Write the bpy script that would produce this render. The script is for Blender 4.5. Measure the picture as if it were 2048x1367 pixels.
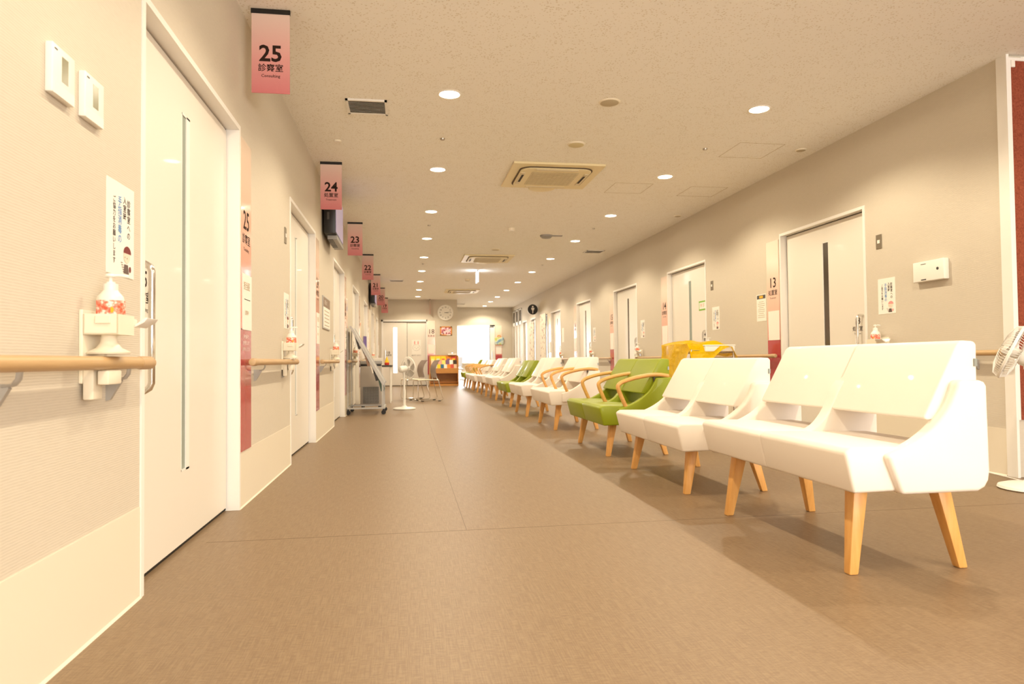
import bpy, bmesh, math, random
from mathutils import Vector, Matrix
random.seed(7)
PI = math.pi
scene = bpy.context.scene
for o in list(bpy.data.objects):
    bpy.data.objects.remove(o, do_unlink=True)
C = scene.collection

# ------------------------------------------------------------------ camera
XL, XR, HC = -0.9134, 3.92, 2.783          # left wall, right wall, ceiling height
yaw, pit, rol = 0.1518, 0.0263, 0.0103
fwd = Vector((math.sin(yaw)*math.cos(pit), math.cos(yaw)*math.cos(pit), math.sin(pit)))
rgt = Vector((math.cos(yaw), -math.sin(yaw), 0))
upv = rgt.cross(fwd)
r2 = rgt*math.cos(rol) - upv*math.sin(rol)
u2 = rgt*math.sin(rol) + upv*math.cos(rol)
camd = bpy.data.cameras.new('camera')
cam = bpy.data.objects.new('camera', camd)
C.objects.link(cam)
M = Matrix((r2, u2, -fwd)).transposed().to_4x4()
M.translation = (0, 0, 0.8)
cam.matrix_world = M
camd.sensor_width = 36.0
camd.lens = 1365/2048*36
camd.clip_start = 0.05
camd.dof.use_dof = True
camd.dof.focus_distance = 4.2
camd.dof.aperture_fstop = 4.5
scene.camera = cam

# ------------------------------------------------------------------ exposure, world, large lights
vs = scene.view_settings
vs.view_transform = 'Standard'
vs.look = 'None'
vs.gamma = 1.0
vs.exposure = 0.28
vs.use_curve_mapping = False
w = bpy.data.worlds.new('daylight')
scene.world = w
w.use_nodes = True
w.node_tree.nodes['Background'].inputs[0].default_value = (0.95, 0.97, 1.0, 1)
w.node_tree.nodes['Background'].inputs[1].default_value = 2.2

LAMP_W = 65.0          # main beam
SPILL_W = 4.0         # wide spill of the frosted lens
LAMP_COL = (1.0, 0.855, 0.625)

def area_light(name, loc, rot, sx, sy, watts, col):
    l = bpy.data.lights.new(name, 'AREA')
    l.shape = 'RECTANGLE'; l.size = sx; l.size_y = sy; l.energy = watts; l.color = col
    o = bpy.data.objects.new(name, l); C.objects.link(o)
    o.location = loc; o.rotation_euler = rot
    return o
# area lights standing in for daylight, behind the camera and in the far room
area_light('window_daylight', (3.9, -4.85, 1.5), (PI/2+0.42, 0, 0), 4.2, 1.9, 340, (1.0, 0.93, 0.84))  # added stand-in for daylight behind the camera, tilted up to brighten the ceiling
area_light('window_daylight', (1.4, 29.3, 1.4), (-PI/2, 0, 0), 2.1, 2.0, 230, (0.97, 0.98, 1.0))
area_light('window_daylight', (0.35, 27.6, 1.4), (0, -PI/2, 0), 2.0, 3.0, 260, (0.97, 0.98, 1.0))  # added from the side to brighten the far room's white walls

# ------------------------------------------------------------------ materials
def lin(c):
    return tuple(((v/12.92) if v <= 0.04045 else ((v+0.055)/1.055)**2.4) for v in c)
def hexc(h):
    return lin(tuple(int(h[i:i+2], 16)/255 for i in (0, 2, 4)))
MATS = {}
def mat(name, col, rough=0.5, metal=0.0, spec=0.5, emit=0, alpha=1, trans=0, coat=0, sss=0):
    if name in MATS: return MATS[name]
    m = bpy.data.materials.new(name); m.use_nodes = True
    b = m.node_tree.nodes['Principled BSDF']
    if isinstance(col, str): col = hexc(col)
    b.inputs['Base Color'].default_value = (*col, 1)
    b.inputs['Roughness'].default_value = rough
    b.inputs['Metallic'].default_value = metal
    b.inputs['Specular IOR Level'].default_value = spec
    if emit:
        b.inputs['Emission Color'].default_value = (*col, 1)
        b.inputs['Emission Strength'].default_value = emit
    b.inputs['Alpha'].default_value = alpha
    b.inputs['Transmission Weight'].default_value = trans
    b.inputs['Coat Weight'].default_value = coat
    MATS[name] = m
    return m
def nodes(m): return m.node_tree.nodes, m.node_tree.links, m.node_tree.nodes['Principled BSDF']

def coords(m, scale, kind='Object'):
    n, l, b = nodes(m)
    tc = n.new('ShaderNodeTexCoord'); mp = n.new('ShaderNodeMapping')
    mp.inputs['Scale'].default_value = scale
    l.new(tc.outputs[kind], mp.inputs['Vector'])
    return mp.outputs['Vector']
def noise(m, vec, scale, detail=3, rough=0.5):
    n, l, b = nodes(m)
    t = n.new('ShaderNodeTexNoise'); t.inputs['Scale'].default_value = scale
    t.inputs['Detail'].default_value = detail; t.inputs['Roughness'].default_value = rough
    l.new(vec, t.inputs['Vector'])
    return t.outputs['Fac']
def ramp(m, fac, stops, interp='LINEAR'):
    n, l, b = nodes(m)
    r = n.new('ShaderNodeValToRGB'); r.color_ramp.interpolation = interp
    el = r.color_ramp.elements
    while len(el) < len(stops): el.new(0.5)
    for e, (p, c) in zip(el, stops):
        e.position = p; e.color = (*(hexc(c) if isinstance(c, str) else c), 1)
    l.new(fac, r.inputs['Fac'])
    return r.outputs['Color']
def bump(m, fac, strength, dist):
    n, l, b = nodes(m)
    bp = n.new('ShaderNodeBump'); bp.inputs['Strength'].default_value = strength
    bp.inputs['Distance'].default_value = dist
    l.new(fac, bp.inputs['Height']); l.new(bp.outputs['Normal'], b.inputs['Normal'])

# wallpaper: fine horizontal ribs
wallp = mat('wallpaper', 'D9D0C4', 0.75, spec=0.3)
v = coords(wallp, (1.2, 1.2, 1)); 
n_, l_, b_ = nodes(wallp)
wv = n_.new('ShaderNodeTexWave'); wv.wave_type = 'BANDS'; wv.bands_direction = 'Z'
wv.inputs['Scale'].default_value = 44; wv.inputs['Distortion'].default_value = 1.6
wv.inputs['Detail'].default_value = 3; wv.inputs['Detail Scale'].default_value = 0.35
l_.new(v, wv.inputs['Vector'])
nn = noise(wallp, coords(wallp, (30, 30, 260)), 1.0, 4)
mx = n_.new('ShaderNodeMath'); mx.operation = 'MULTIPLY_ADD'
l_.new(wv.outputs['Fac'], mx.inputs[0]); mx.inputs[1].default_value = 0.7; l_.new(nn, mx.inputs[2])
l_.new(ramp(wallp, mx.outputs[0], [(0.2, 'C8BFAF'), (1.1, 'D4CBBC')]), b_.inputs['Base Color'])
bump(wallp, mx.outputs[0], 0.28, 0.0013)

# ceiling: mineral board with small dark pits
ceil_m = mat('mineral_board', 'E6DFD3', 0.9, spec=0.2)
n_, l_, b_ = nodes(ceil_m)
vv = coords(ceil_m, (1, 1, 1))
vo = n_.new('ShaderNodeTexVoronoi'); vo.inputs['Scale'].default_value = 55
l_.new(vv, vo.inputs['Vector'])
nz = noise(ceil_m, vv, 9, 3)
sb = n_.new('ShaderNodeMath'); sb.operation = 'MULTIPLY_ADD'
l_.new(nz, sb.inputs[0]); sb.inputs[1].default_value = -0.5; l_.new(vo.outputs['Distance'], sb.inputs[2])
l_.new(ramp(ceil_m, sb.outputs[0], [(0.0, 'E4DED2'), (0.02, 'F7F5F0')]), b_.inputs['Base Color'])
bump(ceil_m, noise(ceil_m, vv, 60, 4), 0.25, 0.003)

# floor: taupe sheet vinyl with a woven streak
floor_m = mat('sheet_vinyl', 'A58D72', 0.42, spec=0.4)
n_, l_, b_ = nodes(floor_m)
f1 = noise(floor_m, coords(floor_m, (330, 9, 1)), 1.0, 4, 0.65)
f2 = noise(floor_m, coords(floor_m, (30, 320, 1)), 1.0, 3, 0.6)
ad = n_.new('ShaderNodeMath'); ad.operation = 'MULTIPLY_ADD'
l_.new(f1, ad.inputs[0]); ad.inputs[1].default_value = 0.9; l_.new(f2, ad.inputs[2])
l_.new(ramp(floor_m, ad.outputs[0], [(0.50, '75604A'), (0.95, '826B52'), (1.35, '907A5F')]), b_.inputs['Base Color'])
bump(floor_m, ad.outputs[0], 0.25, 0.0015)

base_m = mat('cream_vinyl_base', 'E6DDCB', 0.45)
door_m = mat('door_panel', 'E9E3D9', 0.38, coat=0.15)
frame_m = mat('white_metal_frame', 'F1EEE9', 0.35)
dark_m = mat('dark_gap', '17120E', 0.6)
white_pl = mat('white_plastic', 'F2EFE8', 0.35)
cream_pl = mat('cream_plastic', 'EFE6D2', 0.35)
grey_pl = mat('grey_plastic', '9B9895', 0.45)
dgrey_pl = mat('dark_grey_plastic', '4A4744', 0.5)
black_pl = mat('black_plastic', '141313', 0.4)
chrome = mat('chrome', 'E8E6E2', 0.12, metal=1)
steel = mat('brushed_steel', 'B9B2A8', 0.32, metal=1)
alu = mat('silver_painted_metal', 'B8B6B2', 0.4, metal=0.4)
paper = mat('paper', 'F3EFE7', 0.8, spec=0.2)
ink = mat('dark_ink', '2B1A12', 0.7, spec=0.2)
blue_ink = mat('blue_ink', '4C8FD0', 0.7)
white_ink = mat('white_ink', 'F6EFEA', 0.6)
glass = mat('clear_glass', (0.85, 0.92, 0.9), 0.03, trans=1.0)
slit_glass = mat('frosted_pane', '8F9A92', 0.3, spec=0.4)
dark_glass = mat('unlit_pane', '4C443B', 0.12, spec=0.7)
lens_m = mat('lamp_lens', (1.0, 0.87, 0.66), 0.4, emit=14)
exit_m = mat('sign_lightbox', (0.86, 0.93, 1.0), 0.4, emit=6.0)
pal_wht = mat('white_leatherette', 'EFE6DC', 0.5, coat=0.04)
bump(pal_wht, noise(pal_wht, coords(pal_wht, (1, 1, 1)), 260, 2), 0.08, 0.001)
pal_grn = mat('green_leatherette', '8E9B08', 0.48, coat=0.08)
bump(pal_grn, noise(pal_grn, coords(pal_grn, (1, 1, 1)), 260, 2), 0.08, 0.001)
def wood(name, a, b, rough=0.4, scale=(14, 14, 1.6)):
    m = mat(name, a, rough)
    n, l, bs = nodes(m)
    f = noise(m, coords(m, scale), 3.0, 5, 0.6)
    l.new(ramp(m, f, [(0.3, b), (0.7, a)]), bs.inputs['Base Color'])
    return m
leg_wood = wood('beech_leg', 'E6B068', 'D89C52')
arm_wood = wood('beech_arm', 'E3B06C', 'D59F58', scale=(2, 14, 14))
rail_wood = wood('wood_grain_rail', 'C9A87A', 'BB986B', scale=(14, 1.2, 14))
rail_cap = mat('rail_end_cap', 'BF9F78', 0.5)
case_wood = wood('oak_veneer', 'D79A52', 'C88A45', scale=(1.5, 10, 14))
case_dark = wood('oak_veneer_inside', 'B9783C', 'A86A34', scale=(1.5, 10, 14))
maroon_felt = mat('maroon_felt', '93463A', 0.95, spec=0.1)
n_, l_, b_ = nodes(maroon_felt)
l_.new(ramp(maroon_felt, noise(maroon_felt, coords(maroon_felt, (1, 1, 1)), 90, 4), [(0.3, '7F4030'), (0.7, '9A543F')]), b_.inputs['Base Color'])
bump(maroon_felt, noise(maroon_felt, coords(maroon_felt, (1, 1, 1)), 150, 3), 0.4, 0.003)
def gradient(name, stops, rough=0.25):
    m = mat(name, 'FFFFFF', rough, coat=0.2)
    n, l, b = nodes(m)
    tc = n.new('ShaderNodeTexCoord'); sp = n.new('ShaderNodeSeparateXYZ')
    l.new(tc.outputs['Generated'], sp.inputs[0])
    l.new(ramp(m, sp.outputs['Z'], stops), b.inputs['Base Color'])
    return m
banner_pink = gradient('banner_pink_print', [(0.0, 'CB7478'), (0.45, 'DB9C97'), (1.0, 'E4CABD')], 0.5)
strip_pink = gradient('strip_pink_print', [(0.0, 'E58C80'), (0.55, 'F0BCA8'), (0.95, 'F6DECB')], 0.12)
strip_pink_b = gradient('strip_pink_print_pale', [(0.0, 'E58C80'), (0.35, 'F3C4B2'), (0.8, 'F7E2D2')], 0.12)
strip_red = mat('strip_maroon_print', 'B5444A', 0.12, coat=0.3)
yellow_film = mat('yellow_plastic_film', 'FFDC00', 0.2, alpha=0.93, coat=0.3)
n_, l_, b_ = nodes(yellow_film)
tr = n_.new('ShaderNodeBsdfTranslucent'); tr.inputs[0].default_value = (1.0, 0.82, 0.02, 1)
ms = n_.new('ShaderNodeMixShader'); ms.inputs[0].default_value = 0.25
l_.new(b_.outputs[0], ms.inputs[1]); l_.new(tr.outputs[0], ms.inputs[2]); l_.new(ms.outputs[0], n_['Material Output'].inputs[0])
bump(yellow_film, noise(yellow_film, coords(yellow_film, (1, 1, 1)), 14, 4), 0.9, 0.03)
screen_m = mat('tv_screen', 'A9A0C4', 0.15, emit=0.3)
bottle_m = mat('bottle_plastic', 'F6EDE2', 0.3, alpha=1)
red_pr = mat('red_orange_print', 'F0603A', 0.5)
yel_pr = mat('yellow_print', 'F4B62A', 0.5)
pink_pr = mat('pink_print', 'EE9C98', 0.6)
green_pr = mat('green_print', '7DB93A', 0.6)
maroon_pr = mat('brown_red_print', '7A3030', 0.7)
curtain_m = mat('floral_cloth', 'EFE6DA', 0.9)
n_, l_, b_ = nodes(curtain_m)
vo = n_.new('ShaderNodeTexVoronoi'); vo.inputs['Scale'].default_value = 9
l_.new(coords(curtain_m, (1, 1, 1)), vo.inputs['Vector'])
l_.new(ramp(curtain_m, vo.outputs['Distance'], [(0.0, 'A58C96'), (0.28, 'CDBDB4'), (0.42, 'F2EADF')]), b_.inputs['Base Color'])
shutter_m = mat('louvre_grey', '9A907F', 0.5)
purple_m = mat('purple_cloth', '7E6BA8', 0.8)
orange_m = mat('orange_plastic', 'F09A12', 0.4)

ORD = ['nearest', 'second', 'third', 'fourth', 'fifth', 'sixth', 'seventh', 'eighth', 'ninth', 'tenth', 'eleventh', 'twelfth']
# ------------------------------------------------------------------ mesh helpers
def BM(): return bmesh.new()
def quadmat(bm, i, f0):
    bm.faces.ensure_lookup_table()
    for f in bm.faces[f0:]: f.material_index = i
def box(bm, x0, x1, y0, y1, z0, z1, mi=0):
    vs_ = [bm.verts.new((x, y, z)) for z in (z0, z1) for y in (y0, y1) for x in (x0, x1)]
    for a in ((0, 2, 3, 1), (4, 5, 7, 6), (0, 1, 5, 4), (2, 6, 7, 3), (0, 4, 6, 2), (1, 3, 7, 5)):
        bm.faces.new([vs_[i] for i in a]).material_index = mi
    return vs_
def cyl(bm, c, r, h, axis='z', seg=24, r2_=None, mi=0, cap=True):
    r2_ = r if r2_ is None else r2_
    rings = []
    for k, (rr, t) in enumerate(((r, 0), (r2_, h))):
        ring = []
        for i in range(seg):
            a = 2*PI*i/seg; p = (rr*math.cos(a), rr*math.sin(a), t)
            if axis == 'x': p = (p[2], p[0], p[1])
            elif axis == 'y': p = (p[1], p[2], p[0])
            ring.append(bm.verts.new((c[0]+p[0], c[1]+p[1], c[2]+p[2])))
        rings.append(ring)
    for i in range(seg):
        j = (i+1) % seg
        bm.faces.new((rings[0][i], rings[0][j], rings[1][j], rings[1][i])).material_index = mi
    if cap:
        bm.faces.new(rings[0][::-1]).material_index = mi
        bm.faces.new(rings[1]).material_index = mi
def lathe(bm, c, prof, seg=28, axis='z', mi=0, M4=None):
    rings = []
    for (r, t) in prof:
        ring = []
        for i in range(seg):
            a = 2*PI*i/seg; p = Vector((r*math.cos(a), r*math.sin(a), t))
            if axis == 'x': p = Vector((p.z, p.x, p.y))
            elif axis == 'y': p = Vector((p.y, p.z, p.x))
            if M4: p = M4 @ p
            ring.append(bm.verts.new(p+Vector(c)))
        rings.append(ring)
    for a, b in zip(rings, rings[1:]):
        for i in range(seg):
            j = (i+1) % seg
            bm.faces.new((a[i], a[j], b[j], b[i])).material_index = mi
    bm.faces.new(rings[0][::-1]).material_index = mi
    bm.faces.new(rings[-1]).material_index = mi
def prism(bm, pts, a0, a1, axis='y', mi=0):
    # pts in the plane perpendicular to axis: axis y -> (x,z); x -> (y,z); z -> (x,y)
    def P(p, t):
        return (p[0], t, p[1]) if axis == 'y' else ((t, p[0], p[1]) if axis == 'x' else (p[0], p[1], t))
    A = [bm.verts.new(P(p, a0)) for p in pts]; B = [bm.verts.new(P(p, a1)) for p in pts]
    n = len(pts)
    bm.faces.new(A).material_index = mi; bm.faces.new(B[::-1]).material_index = mi
    for i in range(n):
        j = (i+1) % n
        bm.faces.new((A[j], A[i], B[i], B[j])).material_index = mi
def tube(bm, pts, r, seg=10, mi=0, rx=None, closed=False):
    pts = [Vector(p) for p in pts]; rx = rx or r
    rings = []; prev = None
    n = len(pts)
    for i, p in enumerate(pts):
        if closed: t = (pts[(i+1) % n]-pts[i-1]).normalized()
        elif i == 0: t = (pts[1]-p).normalized()
        elif i == n-1: t = (p-pts[-2]).normalized()
        else: t = ((pts[i+1]-p).normalized()+(p-pts[i-1]).normalized()).normalized()
        if prev is None:
            up = Vector((0, 0, 1)) if abs(t.z) < 0.9 else Vector((1, 0, 0))
            s = t.cross(up).normalized()
        else:
            s = (prev-t*prev.dot(t)).normalized()
        prev = s; q = s.cross(t)
        rings.append([bm.verts.new(p+s*rx*math.cos(2*PI*k/seg)+q*r*math.sin(2*PI*k/seg)) for k in range(seg)])
    pairs = list(zip(rings, rings[1:]))
    if closed: pairs.append((rings[-1], rings[0]))
    for a, b in pairs:
        for k in range(seg):
            j = (k+1) % seg
            bm.faces.new((a[k], a[j], b[j], b[k])).material_index = mi
    if not closed:
        bm.faces.new(rings[0][::-1]).material_index = mi; bm.faces.new(rings[-1]).material_index = mi
def soft(bm, r, seg=3, ang=0.5):
    bmesh.ops.recalc_face_normals(bm, faces=bm.faces)
    es = [e for e in bm.edges if len(e.link_faces) == 2 and e.calc_face_angle(0) > ang]
    bmesh.ops.bevel(bm, geom=es, offset=r, segments=seg, affect='EDGES', clamp_overlap=True, profile=0.5)
def curve3(pts, n=6):
    # smooth Catmull-Rom through points (any dimension)
    out = []; P = [Vector(p) for p in pts]; P = [P[0]]+P+[P[-1]]
    for i in range(1, len(P)-2):
        for k in range(n):
            t = k/n
            a, b, c, d = P[i-1], P[i], P[i+1], P[i+2]
            out.append(0.5*((2*b)+(c-a)*t+(2*a-5*b+4*c-d)*t*t+(3*b-a-3*c+d)*t**3))
    out.append(P[-2]); return out
def obj(name, bm, m, parent=None, smooth=False, loc=None, rotz=0):
    bmesh.ops.recalc_face_normals(bm, faces=bm.faces)
    me = bpy.data.meshes.new(name); bm.to_mesh(me); bm.free()
    for mm in (m if isinstance(m, (list, tuple)) else [m]): me.materials.append(mm)
    if smooth:
        for p in me.polygons: p.use_smooth = True
        try: me.set_sharp_from_angle(angle=0.7)
        except Exception: pass
    o = bpy.data.objects.new(name, me); C.objects.link(o)
    if parent: o.parent = parent
    if loc: o.location = loc
    if rotz: o.rotation_euler = (0, 0, rotz)
    return o
def thing(name, label, cat, loc=(0, 0, 0), rotz=0, group=None, kind=None):
    o = bpy.data.objects.new(name, None); C.objects.link(o)
    o.empty_display_size = 0.1
    o.location = loc; o.rotation_euler = (0, 0, rotz)
    return tag(o, label, cat, group, kind)
def tag(o, label, cat, group=None, kind=None):
    o['label'] = label; o['category'] = cat
    if group: o['group'] = group
    if kind: o['kind'] = kind
    return o
def copy_tree(o, parent=None):
    c = o.copy(); C.objects.link(c)
    if parent: c.parent = parent
    for ch in list(o.children): copy_tree(ch, c)
    return c
def dup(o, loc, rotz=None, label=None):
    c = copy_tree(o); c.location = loc
    if rotz is not None: c.rotation_euler = (0, 0, rotz)
    if label: c['label'] = label
    return c

TXT = {}
def text_mesh(s, size, bold=0.0, ls=1.0, cs=1.0, align='CENTER'):
    key = (s, size, bold, ls, cs, align)
    if key in TXT: return TXT[key]
    cu = bpy.data.curves.new('lettering', 'FONT')
    cu.body = s; cu.size = size; cu.align_x = align; cu.align_y = 'CENTER'
    cu.offset = bold*size; cu.space_line = ls; cu.space_character = cs
    cu.resolution_u = 2
    t = bpy.data.objects.new('lettering', cu); C.objects.link(t)
    dg = bpy.context.evaluated_depsgraph_get(); dg.update()
    me = bpy.data.meshes.new_from_object(t.evaluated_get(dg))
    bpy.data.objects.remove(t, do_unlink=True); bpy.data.curves.remove(cu)
    TXT[key] = me
    return me
AX = {'-y': Matrix(((1, 0, 0), (0, 0, -1), (0, 1, 0))),      # faces the camera end (-Y)
      '+x': Matrix(((0, 0, 1), (1, 0, 0), (0, 1, 0))),      # faces +X, reads along +Y
      '-x': Matrix(((0, 0, -1), (-1, 0, 0), (0, 1, 0)))}    # faces -X, reads along -Y
def letters(s, size, pos, face, m, parent, name='lettering', bold=0.0, ls=1.0, sx=1.0, cs=1.0, label=None):
    me = text_mesh(s, size, bold, ls, cs).copy(); me.materials.clear(); me.materials.append(m)
    A = AX[face].to_4x4() @ Matrix.Diagonal((sx, 1, 1, 1))
    me.transform(A); me.name = name
    o = bpy.data.objects.new(name, me); C.objects.link(o); o.parent = parent
    o.location = pos
    if label: o['label'] = label
    return o
def flat(bm, pts, face, pos, mi=0, t=0.0006):
    # thin plate from 2-D outline, extruded along its facing direction
    A = AX[face]
    nrm = A @ Vector((0, 0, 1))
    a = [bm.verts.new(Vector(pos)+A @ Vector((p[0], p[1], 0))) for p in pts]
    b = [bm.verts.new(Vector(pos)+A @ Vector((p[0], p[1], 0))+nrm*t) for p in pts]
    bm.faces.new(a[::-1]).material_index = mi; bm.faces.new(b).material_index = mi
    for i in range(len(pts)):
        j = (i+1) % len(pts); bm.faces.new((a[i], a[j], b[j], b[i])).material_index = mi
def ell(cx, cy, rx, ry, n=18, a0=0, a1=2*PI):
    k = n if abs(a1-a0-2*PI) < 1e-6 else n+1
    return [(cx+rx*math.cos(a0+(a1-a0)*i/n), cy+ry*math.sin(a0+(a1-a0)*i/n)) for i in range(k)]
def rect(cx, cy, wx, wy): return [(cx-wx/2, cy-wy/2), (cx+wx/2, cy-wy/2), (cx+wx/2, cy+wy/2), (cx-wx/2, cy+wy/2)]

# ------------------------------------------------------------------ room shell
def struct(name, bm, m, label, cat, smooth=False):
    o = obj(name, bm, m, None, smooth); return tag(o, label, cat, kind='structure')
YB, YE, X2 = -5.0, 25.45, 8.0       # back of the lobby, far end wall, lobby's right wall
YC = 22.25                          # wall with door 18 and the clock
b = BM(); box(b, XL-0.3, X2+0.3, YB-0.3, 30, -0.1, 0)
struct('floor', b, floor_m, 'taupe woven-look sheet vinyl floor of the corridor', 'floor')
b = BM()   # welded seams of the vinyl sheets
box(b, 0.268, 0.271, 3.24, YC, 0, 0.0004); box(b, XL+0.02, 3.88, 3.238, 3.242, 0, 0.0004)
seam_m = mat('weld_seam', '66523E', 0.5)
struct('trim_1', b, seam_m, 'thin darker weld seams between the vinyl floor sheets', 'floor seam')
b = BM(); box(b, XL-0.3, X2+0.3, YB-0.3, 30, HC, HC+0.1)
struct('ceiling', b, ceil_m, 'speckled mineral board ceiling of the corridor', 'ceiling')

TOP = 2.085
LDOORS = [(2.545, 3.915, '25', '診察室', 'Consulting'), (5.58, 7.03, '24', '処置室', 'Treatment'),
          (8.76, 10.19, '23', '診察室', 'Consulting'), (11.80, 13.17, '22', '診察室', 'Consulting'),
          (14.72, 16.10, '21', '診察室', 'Consulting'), (17.68, 19.05, '20', '診察室', 'Consulting'),
          (20.40, 21.75, '19', '診察室', 'Consulting')]
RDOORS = [(5.37, 6.70, '13', '処置室', 'Treatment'), (8.56, 9.88, '14', '診察室', 'Consulting'),
          (11.32, 12.63, '15', '診察室', 'Consulting'), (14.33, 15.54, '16', '診察室', 'Consulting'),
          (17.28, 18.46, '17', '診察室', 'Consulting')]
def wall_run(bm, x0, x1, y0, y1, opens):
    y = y0
    for (a, c) in opens:
        box(bm, x0, x1, y, a, 0, HC); box(bm, x0, x1, a, c, TOP, HC); y = c
    box(bm, x0, x1, y, y1, 0, HC)
b = BM(); wall_run(b, XL-0.13, XL, YB, YC, [(d[0], d[1]) for d in LDOORS])
struct('wall_left', b, wallp, 'beige ribbed wallpaper wall on the left of the corridor', 'wall')
ROPEN = [(d[0], d[1]) for d in RDOORS] + [(18.95, 19.75), (20.75, 21.55), (22.3, 23.1)]
b = BM(); wall_run(b, XR, XR+0.13, 3.93, 23.3, ROPEN)
box(b, XR, XR+0.13, 23.3, YE, 2.62, HC); box(b, XR+0.06, XR+0.13, 23.3, YE, 0, 2.62)
struct('wall_right', b, wallp, 'beige ribbed wallpaper wall behind the row of benches', 'wall')
# end walls
XC = 1.60
b = BM()
box(b, XL-0.13, -0.80, YC, YC+0.13, 0, HC); box(b, -0.80, 0.60, YC, YC+0.13, TOP, HC); box(b, 0.60, XC, YC, YC+0.13, 0, HC)
box(b, XC-0.13, XC, YC+0.13, YE+0.1, 0, HC)
struct('wall_end', b, wallp, 'beige end wall carrying the round clock', 'wall')
b = BM()
box(b, 1.47, 1.72, YE, YE+0.13, 0, HC); box(b, 1.72, 3.20, YE, YE+0.13, 2.09, HC); box(b, 3.20, XR+0.13, YE, YE+0.13, 0, HC)
struct('wall_far', b, wallp, 'beige far wall around the bright open doorway', 'wall')
# room beyond the doorway, lit by its window and an added side opening
room_m = mat('far_room_paint', 'F3F1EC', 0.8)
b = BM()
box(b, 0.1, 0.2, YE+0.13, 26.1, 0, HC); box(b, 0.1, 0.2, 29.1, 29.6, 0, HC); box(b, 0.1, 0.2, 26.1, 29.1, 0, 0.4); box(b, 0.1, 0.2, 26.1, 29.1, 2.4, HC); box(b, 4.4, 4.5, YE+0.13, 29.6, 0, HC)
box(b, 0.1, 4.5, 29.5, 29.6, 0, 0.35); box(b, 0.1, 4.5, 29.5, 29.6, 2.45, HC); box(b, 2.5, 4.5, 29.5, 29.6, 0.35, 2.45); box(b, 0.1, 0.3, 29.5, 29.6, 0.35, 2.45)
struct('wall_room', b, room_m, 'white walls of the sunlit room past the far doorway', 'wall')
b = BM(); 
for x in (0.3, 1.4, 2.5): box(b, x-0.025, x+0.025, 29.44, 29.5, 0.35, 2.45)
box(b, 0.3, 2.5, 29.44, 29.5, 0.35, 0.4); box(b, 0.3, 2.5, 29.44, 29.5, 2.4, 2.45)
win = struct('window_1', b, frame_m, 'white framed window glaring in the room past the far doorway', 'window')
b = BM(); box(b, 0.3, 2.5, 29.505, 29.511, 0.4, 2.4); obj('pane', b, glass, win)
# lobby behind the camera
b = BM(); box(b, XL-0.13, 1.3, YB-0.1, YB, 0, HC); box(b, 5.5, X2, YB-0.1, YB, 0, HC); box(b, 1.3, 5.5, YB-0.1, YB, 0, 0.55); box(b, 1.3, 5.5, YB-0.1, YB, 2.45, HC)
box(b, X2, X2+0.1, YB, 4, 0, HC)
struct('wall_back', b, wallp, 'beige lobby walls behind the viewer', 'wall')
# panel wall at the right end: faces the viewer
b = BM(); box(b, XR+0.13, X2, 3.93, 4.06, 0, HC)
struct('wall_front', b, mat('white_wall_board', 'EAE6DC', 0.6), 'white-based wall end turning right past the corner', 'wall')
b = BM(); box(b, XR+0.032, X2-0.2, 3.915, 3.93, 0.375, 2.745)
pn = tag(obj('display_panel', b, maroon_felt), 'tall maroon felt display panel with white edging by the right corner', 'panel')
b = BM(); box(b, XR+0.012, XR+0.032, 3.91, 3.93, 0.375, 2.765); box(b, XR+0.032, X2-0.2, 3.91, 3.93, 2.745, 2.765)
obj('edging', b, frame_m, pn)
b = BM(); box(b, XR+0.032, XR+0.06, 3.905, 3.915, 2.70, 2.745); obj('corner_bracket', b, white_pl, pn)
b = BM(); box(b, XR-0.008, XR+0.012, 3.905, 3.985, 0, HC)
struct('trim_2', b, frame_m, 'white corner guard running up the right wall corner', 'corner trim')

# baseboards (vinyl dado 0.31 m high)
def runs(y0, y1, opens):
    y = y0; out = []
    for a, c in opens: out.append((y, a)); y = c
    out.append((y, y1)); return out
b = BM()
for a, c in runs(YB, YC, [(d[0], d[1]) for d in LDOORS]):
    box(b, XL, XL+0.003, a, c, 0, 0.31); prism(b, [(XL+0.003, 0), (XL+0.009, 0), (XL+0.003, 0.008)], a, c-0.02 if c < YC else c, 'y')
struct('baseboard_left', b, base_m, 'tall cream vinyl baseboard along the left wall', 'baseboard')
b = BM()
for a, c in runs(3.99, 23.3, ROPEN):
    box(b, XR-0.003, XR, a, c, 0, 0.31); prism(b, [(XR-0.003, 0), (XR-0.009, 0), (XR-0.003, 0.008)], a, c-0.02 if c < 23 else c, 'y')
struct('baseboard_right', b, base_m, 'tall cream vinyl baseboard along the right wall', 'baseboard')
b = BM(); box(b, 0.62, XC, YC-0.006, YC, 0, 0.31); box(b, 3.5, XR, YE-0.006, YE, 0, 0.31); box(b, XC, XC+0.006, YC, YE, 0, 0.31)
struct('baseboard_end', b, base_m, 'cream vinyl baseboard at the corridor end', 'baseboard')
# left wall thin vertical trims at door openings (near edge)

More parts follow.
